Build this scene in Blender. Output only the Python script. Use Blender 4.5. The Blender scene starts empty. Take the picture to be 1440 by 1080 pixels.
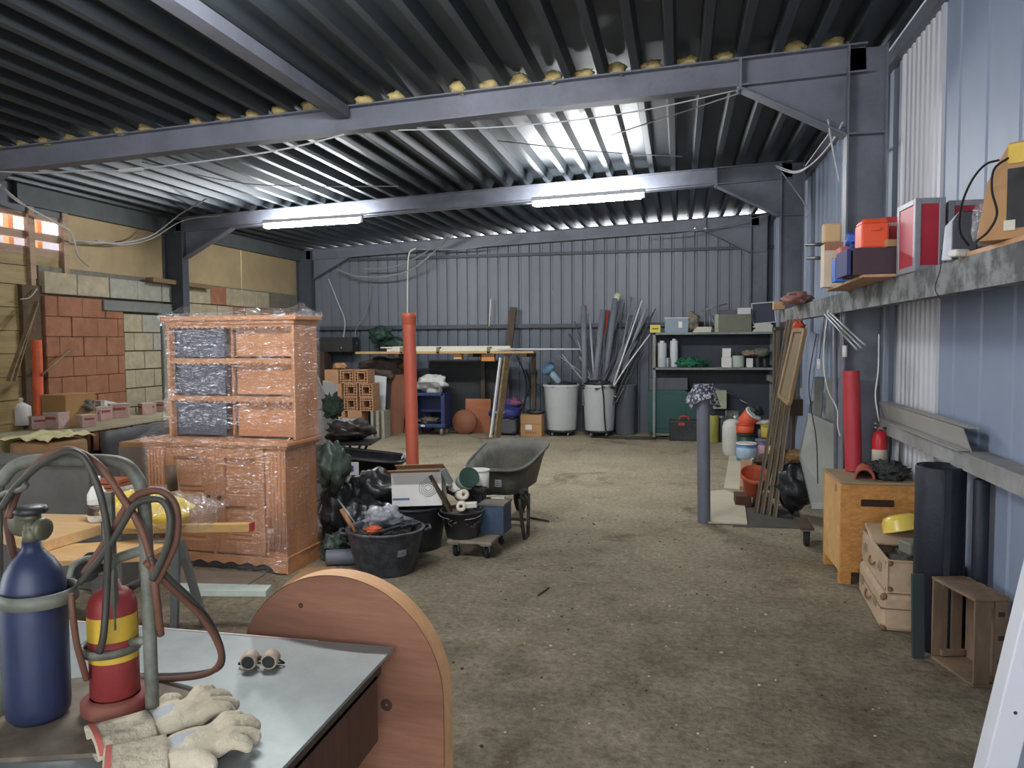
import bpy, bmesh, math, random
from math import pi, sin, cos, radians, atan2, sqrt
from mathutils import Vector, Matrix, Euler
from mathutils import noise as NZ
rnd = random.Random(11)
SC = bpy.context.scene
COL = SC.collection

# ------------------------------------------------------------------ camera
EYE = Vector((0, 0, 1.6)); FPX = 1081.0
cam = bpy.data.cameras.new('camera'); cam.sensor_fit = 'HORIZONTAL'
cam.sensor_width = 36.0; cam.lens = FPX / 1440 * 36.0; cam.clip_start = .05
camo = bpy.data.objects.new('camera', cam); COL.objects.link(camo)
ROT = Matrix.Rotation(radians(12.26), 3, 'Z') @ Matrix.Rotation(pi/2 - radians(3.2), 3, 'X') @ Matrix.Rotation(radians(-.4), 3, 'Z')
camo.location = EYE; camo.rotation_euler = ROT.to_euler(); SC.camera = camo

def at(px, py, X=None, Y=None, Z=None):
    """the place in the hall that a sight line meets at a known wall, depth or height"""
    d = ROT @ Vector(((px-720)/FPX, (540-py)/FPX, -1))
    t = (X/d.x if X is not None else Y/d.y if Y is not None else (Z-EYE.z)/d.z)
    return EYE + d*t

# ------------------------------------------------------------------ materials
def lin(c):
    return tuple(((v/255)/12.92 if v/255 <= .04045 else ((v/255+.055)/1.055)**2.4) for v in c)
MATS = {}
def mat(name, c, rough=.7, metal=0., var=.2, scale=5., bump=.0, bs=40., c2=None, amt=.5, stretch=(1,1,1), emit=None, spec=.4, s2=None, edge=(.45,.6)):
    """c base colour (sRGB 0-255); var tonal mottling; c2 second colour laid in patches"""
    if name in MATS: return MATS[name]
    m = bpy.data.materials.new(name); m.use_nodes = True; nt = m.node_tree; N = nt.nodes; L = nt.links
    b = N['Principled BSDF']; b.inputs['Roughness'].default_value = rough; b.inputs['Metallic'].default_value = metal
    b.inputs['Specular IOR Level'].default_value = spec
    base = lin(c)
    tc = N.new('ShaderNodeTexCoord'); mp = N.new('ShaderNodeMapping'); mp.inputs['Scale'].default_value = stretch
    L.new(tc.outputs['Object'], mp.inputs['Vector'])
    n1 = N.new('ShaderNodeTexNoise'); n1.inputs['Scale'].default_value = scale; n1.inputs['Detail'].default_value = 6
    n1.inputs['Roughness'].default_value = .65
    L.new(mp.outputs[0], n1.inputs['Vector'])
    r = N.new('ShaderNodeValToRGB')
    r.color_ramp.elements[0].position = .3; r.color_ramp.elements[1].position = .7
    r.color_ramp.elements[0].color = tuple(v*(1-var) for v in base)+(1,)
    r.color_ramp.elements[1].color = tuple(min(1, v*(1+var)) for v in base)+(1,)
    L.new(n1.outputs['Fac'], r.inputs['Fac']); out = r.outputs['Color']
    if c2 is not None:
        n2 = N.new('ShaderNodeTexNoise'); n2.inputs['Scale'].default_value = s2 or scale*.35; n2.inputs['Detail'].default_value = 8
        n2.inputs['Roughness'].default_value = .7
        L.new(mp.outputs[0], n2.inputs['Vector'])
        mr = N.new('ShaderNodeMapRange'); mr.inputs['From Min'].default_value = edge[0]; mr.inputs['From Max'].default_value = edge[1]
        mr.inputs['To Max'].default_value = amt
        L.new(n2.outputs['Fac'], mr.inputs['Value'])
        mx = N.new('ShaderNodeMixRGB'); mx.inputs['Color2'].default_value = lin(c2)+(1,)
        L.new(mr.outputs[0], mx.inputs['Fac']); L.new(out, mx.inputs['Color1']); out = mx.outputs['Color']
    L.new(out, b.inputs['Base Color'])
    if bump:
        n3 = N.new('ShaderNodeTexNoise'); n3.inputs['Scale'].default_value = bs; n3.inputs['Detail'].default_value = 5
        L.new(mp.outputs[0], n3.inputs['Vector'])
        bp = N.new('ShaderNodeBump'); bp.inputs['Strength'].default_value = bump; bp.inputs['Distance'].default_value = .02
        L.new(n3.outputs['Fac'], bp.inputs['Height']); L.new(bp.outputs['Normal'], b.inputs['Normal'])
    if emit:
        b.inputs['Emission Color'].default_value = lin(emit[0])+(1,); b.inputs['Emission Strength'].default_value = emit[1]
    MATS[name] = m
    return m
def wood(name, c, c2, axis='Z', rough=.65, scale=9, knots=True):
    """grain running along one axis of the object"""
    if name in MATS: return MATS[name]
    st = {'X': (.12, 1, 1), 'Y': (1, .12, 1), 'Z': (1, 1, .12)}[axis]
    m = mat(name, c, rough, var=.14, scale=scale*3, c2=c2, amt=.75, stretch=st, s2=scale, bump=.08, bs=60, edge=(.4,.7))
    return m
def film(name, col=(235,235,240), base=.10, peak=.75, sc=(7,7,2.2), rough=.12):
    """clear plastic wrap: mostly see-through, creases catch the lamps"""
    if name in MATS: return MATS[name]
    m = bpy.data.materials.new(name); m.use_nodes = True; nt = m.node_tree; N = nt.nodes; L = nt.links
    N.remove(N['Principled BSDF']); o = N['Material Output']
    tr = N.new('ShaderNodeBsdfTransparent'); gl = N.new('ShaderNodeBsdfGlossy'); gl.inputs['Roughness'].default_value = rough
    df = N.new('ShaderNodeBsdfDiffuse'); df.inputs['Color'].default_value = lin(col)+(1,)
    gl.inputs['Color'].default_value = lin(col)+(1,)
    tc = N.new('ShaderNodeTexCoord'); mp = N.new('ShaderNodeMapping'); mp.inputs['Scale'].default_value = sc; mp.inputs['Rotation'].default_value = (0, radians(14), 0)
    L.new(tc.outputs['Object'], mp.inputs['Vector'])
    n1 = N.new('ShaderNodeTexNoise'); n1.inputs['Scale'].default_value = 2.2; n1.inputs['Detail'].default_value = 3; n1.inputs['Distortion'].default_value = 1.6
    L.new(mp.outputs[0], n1.inputs['Vector'])
    # thin creases: narrow bands of the noise
    mth = N.new('ShaderNodeMath'); mth.operation = 'SUBTRACT'; mth.inputs[1].default_value = .5; L.new(n1.outputs['Fac'], mth.inputs[0])
    ab = N.new('ShaderNodeMath'); ab.operation = 'ABSOLUTE'; L.new(mth.outputs[0], ab.inputs[0])
    mr = N.new('ShaderNodeMapRange'); mr.inputs['From Min'].default_value = 0; mr.inputs['From Max'].default_value = .015
    mr.inputs['To Min'].default_value = peak; mr.inputs['To Max'].default_value = base; L.new(ab.outputs[0], mr.inputs['Value'])
    bp = N.new('ShaderNodeBump'); bp.inputs['Strength'].default_value = .6; bp.inputs['Distance'].default_value = .03
    n2 = N.new('ShaderNodeTexNoise'); n2.inputs['Scale'].default_value = 4; n2.inputs['Detail'].default_value = 2; n2.inputs['Distortion'].default_value = 1
    L.new(mp.outputs[0], n2.inputs['Vector']); L.new(n2.outputs['Fac'], bp.inputs['Height']); L.new(bp.outputs[0], gl.inputs['Normal'])
    m1 = N.new('ShaderNodeMixShader'); m1.inputs[0].default_value = .3; L.new(gl.outputs[0], m1.inputs[1]); L.new(df.outputs[0], m1.inputs[2])
    m2 = N.new('ShaderNodeMixShader'); L.new(mr.outputs[0], m2.inputs[0]); L.new(tr.outputs[0], m2.inputs[1]); L.new(m1.outputs[0], m2.inputs[2])
    L.new(m2.outputs[0], o.inputs['Surface'])
    MATS[name] = m
    return m

# ------------------------------------------------------------------ mesh builder
class MB:
    def __init__(s): s.v = []; s.f = []; s.m = []; s.s = []
    def add(s, vs, fs, mi=0, smooth=False, M=None):
        b = len(s.v)
        for v in vs:
            v = Vector(v); s.v.append(M @ v if M is not None else v)
        for f in fs: s.f.append(tuple(b+i for i in f)); s.m.append(mi); s.s.append(smooth)
        return s
    def box(s, c, d, mi=0, M=None, taper=1.):
        x, y, z = d[0]/2, d[1]/2, d[2]/2; t = taper
        vs = [(-x,-y,-z),(x,-y,-z),(x,y,-z),(-x,y,-z),(-x*t,-y*t,z),(x*t,-y*t,z),(x*t,y*t,z),(-x*t,y*t,z)]
        T = Matrix.Translation(c)
        if M is not None: T = T @ M.to_4x4()
        return s.add(vs, [(0,3,2,1),(4,5,6,7),(0,1,5,4),(1,2,6,5),(2,3,7,6),(3,0,4,7)], mi, False, T)
    def bar(s, a, b, w, h, mi=0, up=(0,0,1)):
        """rectangular bar from a to b, w across, h along 'up'"""
        a = Vector(a); b = Vector(b); d = (b-a); l = d.length; d.normalize(); u = Vector(up)
        if abs(d.dot(u)) > .98: u = Vector((1,0,0))
        x = d.cross(u).normalized(); u = x.cross(d)
        M = Matrix((x, d, u)).transposed()
        return s.box((a+b)/2, (w, l, h), mi, M)
    def tube(s, pts, r, seg=8, mi=0, closed=False, cap=True):
        pts = [Vector(p) for p in pts]; n = len(pts); rs = r if isinstance(r, (list, tuple)) else [r]*n
        vs = []; fs = []; prev = None
        for i, p in enumerate(pts):
            if closed: t = pts[(i+1) % n] - pts[i-1]
            else: t = pts[min(i+1, n-1)] - pts[max(i-1, 0)]
            t.normalize()
            if prev is None:
                u = t.orthogonal().normalized()
            else:
                u = prev - t*prev.dot(t)
                u = u.normalized() if u.length > 1e-6 else t.orthogonal().normalized()
            prev = u; w = t.cross(u)
            for k in range(seg):
                a = 2*pi*k/seg; vs.append(p + (u*cos(a) + w*sin(a))*rs[i])
        for i in range(n if closed else n-1):
            j = (i+1) % n
            for k in range(seg):
                k2 = (k+1) % seg
                fs.append((i*seg+k, i*seg+k2, j*seg+k2, j*seg+k))
        s.add(vs, fs, mi, True)
        if cap and not closed:
            b = len(s.v)-len(vs)
            s.f.append(tuple(b+k for k in reversed(range(seg)))); s.m.append(mi); s.s.append(False)
            s.f.append(tuple(b+(n-1)*seg+k for k in range(seg))); s.m.append(mi); s.s.append(False)
        return s
    def lathe(s, prof, seg=24, mi=0, M=None, sx=1, sy=1, a0=0, a1=2*pi):
        full = abs(a1-a0-2*pi) < 1e-6; n = seg if full else seg+1; vs = []; fs = []
        for r, z in prof:
            for k in range(n):
                a = a0+(a1-a0)*k/seg; vs.append((r*cos(a)*sx, r*sin(a)*sy, z))
        for i in range(len(prof)-1):
            for k in range(seg):
                k2 = (k+1) % n
                fs.append((i*n+k, i*n+k2, (i+1)*n+k2, (i+1)*n+k))
        s.add(vs, fs, mi, True, M); b = len(s.v)-len(vs)
        if full:
            if prof[0][0] > 1e-5: s.f.append(tuple(b+k for k in reversed(range(n)))); s.m.append(mi); s.s.append(False)
        return s
    def disc(s, c, r, n=(0,0,1), t=.01, seg=20, mi=0):
        n = Vector(n).normalized(); return s.tube([Vector(c)-n*t/2, Vector(c)+n*t/2], r, seg, mi)
    def prism(s, poly, d, mi=0, M=None):
        n = len(poly)
        vs = [(x, y, 0) for x, y in poly] + [(x, y, d) for x, y in poly]
        fs = [tuple(reversed(range(n))), tuple(range(n, 2*n))] + [(i, (i+1) % n, n+(i+1) % n, n+i) for i in range(n)]
        return s.add(vs, fs, mi, False, M)
    def grid(s, nx, ny, fn, mi=0, smooth=True, M=None):
        vs = [fn(i/nx, j/ny) for j in range(ny+1) for i in range(nx+1)]
        fs = [(j*(nx+1)+i, j*(nx+1)+i+1, (j+1)*(nx+1)+i+1, (j+1)*(nx+1)+i) for j in range(ny) for i in range(nx)]
        return s.add(vs, fs, mi, smooth, M)
    def blob(s, c, r, amp=.15, fr=2., seg=14, mi=0, seed=0, M=None, flat=None):
        """lumpy closed mass (cloth bundle, bag, heap)"""
        r = Vector(r if hasattr(r, '__len__') else (r, r, r)); c = Vector(c); vs = []; fs = []; ny = seg//2+1
        for j in range(ny+1):
            th = pi*j/ny
            for i in range(seg):
                ph = 2*pi*i/seg; d = Vector((sin(th)*cos(ph), sin(th)*sin(ph), cos(th)))
                k = 1+amp*NZ.noise(d*fr+Vector((seed*7.3, seed*3.1, seed)))*1.6
                p = Vector((d.x*r.x*k, d.y*r.y*k, d.z*r.z*k))
                if flat is not None and p.z < flat: p.z = flat
                vs.append(c + (M @ p if M is not None else p))
        for j in range(ny):
            for i in range(seg):
                i2 = (i+1) % seg
                fs.append((j*seg+i, (j+1)*seg+i, (j+1)*seg+i2, j*seg+i2))
        return s.add(vs, fs, mi, True)
    def build(s, name, mats, parent=None, loc=None, rot=None, bevel=0, solid=0, sub=0, segs=2):
        me = bpy.data.meshes.new(name); me.from_pydata([tuple(v) for v in s.v], [], s.f)
        if not isinstance(mats, (list, tuple)): mats = [mats]
        for m in mats: me.materials.append(m)
        me.polygons.foreach_set('material_index', s.m); me.polygons.foreach_set('use_smooth', s.s)
        bm = bmesh.new(); bm.from_mesh(me)
        bmesh.ops.remove_doubles(bm, verts=bm.verts, dist=1e-5)
        bmesh.ops.recalc_face_normals(bm, faces=bm.faces)
        bm.to_mesh(me); bm.free(); me.update()
        o = bpy.data.objects.new(name, me); COL.objects.link(o)
        if parent is not None: o.parent = parent
        if loc is not None: o.location = loc
        if rot is not None: o.rotation_euler = rot
        if solid:
            k = o.modifiers.new('solid', 'SOLIDIFY'); k.thickness = solid; k.offset = 0
        if bevel:
            k = o.modifiers.new('bevel', 'BEVEL'); k.width = bevel; k.segments = segs; k.limit_method = 'ANGLE'; k.angle_limit = radians(50)
        if sub:
            k = o.modifiers.new('sub', 'SUBSURF'); k.levels = sub; k.render_levels = sub
        return o

def tag(o, label, cat, group=None, kind=None):
    o['label'] = label; o['category'] = cat
    if group: o['group'] = group
    if kind: o['kind'] = kind
    return o
def thing(name, label, cat, loc=(0,0,0), rz=0, group=None, rot=None):
    o = bpy.data.objects.new(name, None); COL.objects.link(o); o.empty_display_size = .1
    o.location = loc; o.rotation_euler = rot if rot is not None else (0, 0, rz)
    return tag(o, label, cat, group)
def struct(o, label=None):
    o['kind'] = 'structure'
    if label: o['label'] = label
    return o
def dup(root, loc=None, rot=None, label=None, group=None, scale=None):
    r = root.copy(); COL.objects.link(r)
    if loc is not None: r.location = loc
    if rot is not None: r.rotation_euler = rot
    if scale is not None: r.scale = scale
    if label: r['label'] = label
    if group: r['group'] = group
    for ch in list(root.children):
        c = ch.copy(); COL.objects.link(c); c.parent = r
        for g in list(ch.children):
            d = g.copy(); COL.objects.link(d); d.parent = c
    return r
def spline(pts, n=8):
    """smooth curve through points (Catmull-Rom)"""
    P = [Vector(p) for p in pts]; P = [P[0]*2-P[1]] + P + [P[-1]*2-P[-2]]; out = []
    for i in range(1, len(P)-2):
        for k in range(n):
            t = k/n; a, b, c, d = P[i-1], P[i], P[i+1], P[i+2]
            out.append(.5*((2*b) + (c-a)*t + (2*a-5*b+4*c-d)*t*t + (3*b-a-3*c+d)*t**3))
    out.append(P[-2]); return out
def sag(a, b, drop, n=12):
    a = Vector(a); b = Vector(b)
    return [a.lerp(b, k/n) - Vector((0, 0, drop*4*(k/n)*(1-k/n))) for k in range(n+1)]
RX = lambda a: Matrix.Rotation(a, 4, 'X')
RY = lambda a: Matrix.Rotation(a, 4, 'Y')
RZ = lambda a: Matrix.Rotation(a, 4, 'Z')
TR = lambda x, y, z: Matrix.Translation((x, y, z))
SKY, TUBE, EXPO = 3.6, 225.0, 0.55
# ================================================================== the hall
XR, XL, YB, YF = 1.52, -7.0, 13.45, -1.2
def roofz(x): return 3.615 + .041*(x-.4)            # underside of the roof sheets (a shallow slope)

M_floor = bpy.data.materials.new('dusty_concrete'); M_floor.use_nodes = True
def _floor():
    nt = M_floor.node_tree; N = nt.nodes; L = nt.links; b = N['Principled BSDF']; b.inputs['Roughness'].default_value = .92
    b.inputs['Specular IOR Level'].default_value = .2
    tc = N.new('ShaderNodeTexCoord')
    def nz(sc, det=6, ro=.6, dist=0):
        n = N.new('ShaderNodeTexNoise'); n.inputs['Scale'].default_value = sc; n.inputs['Detail'].default_value = det
        n.inputs['Roughness'].default_value = ro; n.inputs['Distortion'].default_value = dist
        L.new(tc.outputs['Object'], n.inputs['Vector']); return n.outputs['Fac']
    def ramp(fac, stops):
        r = N.new('ShaderNodeValToRGB'); e = r.color_ramp.elements
        e[0].position, e[0].color = stops[0][0], lin(stops[0][1])+(1,)
        e[1].position, e[1].color = stops[-1][0], lin(stops[-1][1])+(1,)
        for p, c in stops[1:-1]: k = e.new(p); k.color = lin(c)+(1,)
        L.new(fac, r.inputs['Fac']); return r.outputs['Color']
    def mix(f, a, c, mode='MIX'):
        m = N.new('ShaderNodeMixRGB'); m.blend_type = mode
        if isinstance(f, float): m.inputs[0].default_value = f
        else: L.new(f, m.inputs[0])
        for s, v in ((1, a), (2, c)):
            if isinstance(v, tuple): m.inputs[s].default_value = lin(v)+(1,)
            else: L.new(v, m.inputs[s])
        return m.outputs[0]
    pale_tone = ramp(nz(1.3, 8, .7), [(.3, (178,164,138)), (.55, (198,185,158)), (.75, (210,198,174))])
    dark_tone = ramp(nz(2.2, 9, .75), [(.3, (102,92,75)), (.5, (138,127,107)), (.72, (170,158,136))])
    # darker brown by the gate, paler further in, with a ragged border
    sp = N.new('ShaderNodeSeparateXYZ'); L.new(tc.outputs['Object'], sp.inputs[0])
    big = nz(.55, 6, .65, .6)
    ma = N.new('ShaderNodeMath'); ma.operation = 'MULTIPLY_ADD'; ma.inputs[1].default_value = 6.0; L.new(big, ma.inputs[0]); L.new(sp.outputs['Y'], ma.inputs[2])
    mr = N.new('ShaderNodeMapRange'); mr.interpolation_type = 'SMOOTHSTEP'; mr.inputs['From Min'].default_value = 6.2; mr.inputs['From Max'].default_value = 11.0; L.new(ma.outputs[0], mr.inputs['Value'])
    c = mix(mr.outputs[0], dark_tone, pale_tone)
    st = N.new('ShaderNodeMapRange'); st.inputs['From Min'].default_value = .55; st.inputs['From Max'].default_value = .68; st.inputs['To Max'].default_value = .7
    L.new(nz(1.1, 9, .72, .8), st.inputs['Value']); c = mix(st.outputs[0], c, (88,74,58))
    fl = N.new('ShaderNodeMapRange'); fl.inputs['From Min'].default_value = .69; fl.inputs['From Max'].default_value = .74; fl.inputs['To Max'].default_value = .6
    L.new(nz(55, 3, .5), fl.inputs['Value']); c = mix(fl.outputs[0], c, (190,182,164))
    gr = ramp(nz(28, 5, .7), [(.3, (150,150,150)), (.7, (255,255,255))]); c = mix(.8, c, gr, 'MULTIPLY')
    L.new(c, b.inputs['Base Color'])
    ad = N.new('ShaderNodeMath'); ad.operation = 'MULTIPLY_ADD'; ad.inputs[1].default_value = .35; L.new(nz(34, 6, .7), ad.inputs[0]); L.new(nz(5, 7, .7, 1.2), ad.inputs[2])
    bp = N.new('ShaderNodeBump'); bp.inputs['Strength'].default_value = .7; bp.inputs['Distance'].default_value = .06
    L.new(ad.outputs[0], bp.inputs['Height']); L.new(bp.outputs[0], b.inputs['Normal'])
_floor()
f = MB(); f.add([(XL-.4, YF-3, 0), (XR+.4, YF-3, 0), (XR+.4, YB+.3, 0), (XL-.4, YB+.3, 0)], [(0,1,2,3)])
struct(f.build('floor', M_floor))

M_roof = mat('galvanised_roof_sheet', (64,71,76), rough=.5, metal=.35, var=.18, scale=2.2, stretch=(1,.25,1), c2=(52,57,61), amt=.5)
M_wallb = mat('grey_blue_wall_sheet', (116,122,131), rough=.5, var=.08, scale=1.5, c2=(92,97,104), amt=.35, stretch=(1,1,.3))
M_wallr = mat('pale_blue_wall_sheet', (138,150,172), rough=.5, var=.05, scale=1.2, c2=(122,134,154), amt=.3, stretch=(1,1,.35))
M_wallw = mat('white_wall_sheet', (200,201,206), rough=.5, var=.05, scale=1.2, c2=(182,184,190), amt=.3, stretch=(1,1,.3))
M_steel = mat('painted_frame_steel', (112,115,126), rough=.5, var=.14, scale=3, c2=(76,80,88), amt=.5)
M_steeldark = mat('dark_frame_steel', (74,79,88), rough=.55, var=.15, scale=4, c2=(58,60,64), amt=.5)
M_foam = mat('yellow_foam', (190,170,116), rough=.95, var=.3, scale=20, bump=.5, bs=60)

# roof: trapezoid sheets, ribs running into the depth; rib pitch .25
def trap(u0, u1, pitch, fl, sl, hi, dep):
    """profile across the ribs: low flat fl, slope sl, high flat hi"""
    out = []; u = u0
    while u < u1:
        out += [(u, 0), (u+fl, 0), (u+fl+sl, dep), (u+fl+sl+hi, dep)]; u += pitch
    out.append((u, 0)); return out
r = MB(); pr = trap(XL-.35, XR+.3, .25, .052, .02, .158, .095)
vs = [(x, YF, roofz(x)+z) for x, z in pr] + [(x, YB+.2, roofz(x)+z) for x, z in pr]; n = len(pr)
r.add(vs, [(i, i+1, n+i+1, n+i) for i in range(n-1)])
struct(r.build('ceiling', M_roof, solid=.003))
# foam plugs over the first frame
for i, (x, z) in enumerate(pr[:-1]):
    if i % 4 == 2 and -6.3 < x < 1.1 and (int(x*40) % 9):
        m = MB(); hgt = .06+.03*rnd.random()
        m.blob((x+.079+rnd.uniform(-.015,.015), 5.9-.03, roofz(x)+hgt*.45), (.074+rnd.random()*.012, .05, hgt*.55), .35, 3.5, 12, 0, i)
        o = m.build('foam_plug', M_foam)
        tag(o, 'yellow foam plug in a roof rib on top of the near steel beam', 'foam plug', 'foam plugs along the near roof beam')

def wall_profile(pitch, fl, sl, hi, dep, a, b): return trap(a, b, pitch, fl, sl, hi, dep)
# back wall: narrow grooves
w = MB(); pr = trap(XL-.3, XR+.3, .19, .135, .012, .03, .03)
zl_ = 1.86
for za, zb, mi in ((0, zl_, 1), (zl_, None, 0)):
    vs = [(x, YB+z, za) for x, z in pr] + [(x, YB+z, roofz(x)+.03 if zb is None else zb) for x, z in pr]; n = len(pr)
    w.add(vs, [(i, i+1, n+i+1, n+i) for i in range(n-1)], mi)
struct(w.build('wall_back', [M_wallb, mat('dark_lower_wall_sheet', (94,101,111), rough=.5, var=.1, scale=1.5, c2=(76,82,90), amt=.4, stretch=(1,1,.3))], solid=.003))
# right wall: pale blue near the gate, white sheets, then grey blue
w = MB()
def rw(y0, y1, mi, pitch, fl, sl, hi, dep, off=0):
    pr = trap(y0, y1, pitch, fl, sl, hi, dep); pr = [p for p in pr if p[0] < y1] + [(y1, 0)]; n = len(pr)
    vs = [(XR+off+z, y, 0) for y, z in pr] + [(XR+off+z, y, roofz(XR)+.03) for y, z in pr]
    w.add(vs, [(i, i+1, n+i+1, n+i) for i in range(n-1)], mi)
YW0 = at(1324, 300, X=XR).y
rw(YF, YW0, 0, .40, .36, .012, .016, .012)
rw(YW0, YW0+.86, 1, .10, .045, .015, .025, .02, -.012)
rw(YW0+.86, YB, 2, .25, .10, .02, .11, .03)
w.box((XR-.004,YW0,roofz(XR)/2),(.03,.05,roofz(XR)),1)
struct(w.build('wall_right', [M_wallr, M_wallw, mat('blue_grey_wall_sheet', (150,161,180), rough=.5, var=.06, scale=1.2)], solid=.003))

# ---- steel frames (I-sections): one object per beam / column
def isec(m, a, b, h, wf, up, t=.012, tw=.008, mi=0):
    a = Vector(a); b = Vector(b); u = Vector(up).normalized(); d = (b-a).normalized(); u = (u-d*u.dot(d)).normalized()
    for sg in (-1, 1): m.bar(a+u*sg*(h/2-t/2), b+u*sg*(h/2-t/2), wf, t, mi, u)
    m.bar(a, b, tw, h-2*t, mi, u)
XC0, XC1 = 1.14, 1.40
for k, (Y, nm) in enumerate(((5.9, 'near'), (9.5, 'middle'), (13.3, 'rear'))):
    h = .20 if k == 0 else .2
    e = 'nearest of the three' if k == 0 else 'middle one of the three' if k == 1 else 'farthest of the three, against the back wall'
    m = MB(); xr = .41; hb = .2
    a = Vector((XL+.2, Y, roofz(XL+.2)-hb/2)); b = Vector((XC0+.13, Y, roofz(XC0+.13)-hb/2))
    isec(m, a, b, hb, .13, (0,0,1))
    t = thing('steel_beam', f'grey steel roof beam, {e}', 'beam', (0,0,0))
    m.build('rafter', M_steel, t)
    for side in (1, -1):
        hm = MB()
        xi = .42 if side == 1 else -5.95; xo = XC0 if side == 1 else -6.65
        zt = roofz(xi)-hb; zo = roofz(xo)-.62+(.07 if side < 0 else 0)
        # web of the haunch and its sloping flange
        yy = Y
        poly = [(xi, zt), (xo, roofz(xo)-hb), (xo, zo)]
        if side == 1: poly = [(xi, roofz(xi)-.03), (xo, roofz(xo)-.03), (xo, zo), (xi, zt)]
        hm.add([(x, yy-.008, z) for x, z in poly]+[(x, yy+.008, z) for x, z in poly],
               [tuple(range(len(poly))), tuple(range(2*len(poly)-1, len(poly)-1, -1))]+[(i, (i+1) % len(poly), len(poly)+(i+1) % len(poly), len(poly)+i) for i in range(len(poly))])
        hm.bar((xi-.02*side, yy, zt), (xo, yy, zo), .13, .012, 0, (0,0,1))
        if side == 1: hm.box((xi, yy, roofz(xi)-hb/2-.01), (.02, .135, hb+.03))
        hm.build('haunch', M_steel, t)
    struct(t)
    for side in (1, -1):
        cm = MB(); x = (XC0+XC1)/2 if side == 1 else -6.82
        isec(cm, (x, Y, 0), (x, Y, roofz(x)-.02), .26 if side > 0 else .3, .14, (1,0,0))
        cm.box((x, Y, .01), (.34, .22, .02))
        if side > 0: cm.box((x, Y, roofz(x)-.62), (.24, .13, .012))
        o = cm.build('steel_column', M_steel if side > 0 else M_steeldark)
        struct(o, f'grey steel column under the {nm} beam at the {"right" if side>0 else "left"} wall')
# purlin pipe hanging below the near roof bay, running to the near beam
p0 = at(478, 165, Y=5.8); 
m = MB(); m.bar((p0.x-.02, YF, roofz(p0.x)-.05), (p0.x+.0, 5.84, roofz(p0.x)-.05), .12, .09)
struct(m.build('trim_1', M_steel), 'long grey steel channel under the near roof bay')
# rails on the back wall
m = MB(); zr = at(600, 460, Y=13.35).z; m.box(((XL+XR)/2, YB-.06, zr), (XR-XL, .09, .07)); struct(m.build('trim_2', M_steeldark))
m = MB(); m.box(((XL+XR)/2, YB-.06, 3.12), (XR-XL, .05, .05)); struct(m.build('trim_3', M_steeldark))
# lower rail on the right wall
zl = at(1440, 683, X=XR-.12).z
m = MB(); m.box((XR-.075, (YF+YB)/2, zl), (.12, YB-YF, .09)); struct(m.build('trim_4', mat('dusty_rail', (150,150,150), rough=.8, var=.2, scale=6, c2=(110,108,104), amt=.6)))
m = MB(); m.box((XR-.03, (YF+YB)/2, roofz(XR)-.06), (.06, YB-YF, .1)); struct(m.build('trim_5', M_steel))

# ---- left wall: masonry below, boards above, plank wall with openings near the gate
B_be = mat('beige_block', (172,161,136), rough=.95, var=.18, scale=9, bump=.3, bs=50, c2=(150,140,112), amt=.5)
B_gr = mat('grey_block', (160,158,146), rough=.95, var=.15, scale=9, bump=.3, bs=50)
B_rd = mat('red_clay_block', (152,106,80), rough=.95, var=.2, scale=8, bump=.3, bs=60, c2=(136,92,70), amt=.6)
B_mo = mat('mortar', (120,116,104), rough=.95, var=.2, scale=12, bump=.3)
B_ct = mat('concrete_lintel', (118,122,116), rough=.9, var=.15, scale=6, bump=.2)
XM = XL+.08
def wy(px, py=450): return at(px, py, X=XM).y
yA, yB_, yC, yD = wy(62), wy(172), wy(224), wy(240)
zT = 2.42
m = MB(); m.box((XL-.05, (yA+YB)/2, zT/2+.03), (.16, YB-yA, zT+.06), 3)
def blocks(y0, y1, z0, z1, bl, bh, mis, seed, skip=None):
    R = random.Random(seed); nz = max(1, round((z1-z0)/bh)); hh = (z1-z0)/nz
    for j in range(nz):
        y = y0; first = True
        while y < y1-.02:
            L = bl*(.5 if first and j % 2 else 1)*R.uniform(.94, 1.06); first = False
            ye = min(y+L, y1)
            if not skip or not skip((y+ye)/2, z0+(j+.5)*hh):
                m.box((XM-.02+R.uniform(-.006,.006), (y+ye)/2, z0+(j+.5)*hh), (.08, ye-y-(.005 if 2 in mis and len(mis) == 1 else .012), hh-(.005 if 2 in mis and len(mis) == 1 else .012)), R.choice(mis))
            y = ye
zr1 = at(100, 418, X=XM).z
blocks(yA, yD+.1, zr1+.02, zT, .5, .24, [0,0,0,1], 3)
blocks(yA, yB_, .3, zr1, .38, .235, [2], 4)
blocks(yB_, yC, .3, zr1-.16, .36, .235, [0,1,0], 5)
m.box((XM-.005, (wy(143)+yD)/2, zr1-.07), (.1, yD-wy(143), .13), 4)
m.box((XM-.0, (yC+yD)/2, 1.1), (.1, yD-yC, 2.0), 4)
blocks(yD+.28, YB-.2, 1.9, zT+.04, .42, .225, [0,0,1,2,0], 8, lambda y, z: (z > 2.3 and y > 12.3))
blocks(yD+.28, YB-.2, .0, 1.9, .42, .235, [0,1,0], 9)
m.box((XL-.02, (yA-.2+yA)/2, 1.1), (.16, .32, 2.3), 5)  # wall end; the shade there is put into its dark brown colour
struct(m.build('wall_left', [B_be, B_gr, B_rd, B_mo, B_ct, mat('shade_brown_masonry', (92,76,58), rough=.95, var=.3, scale=7, bump=.3)], bevel=.006, segs=1))
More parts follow.
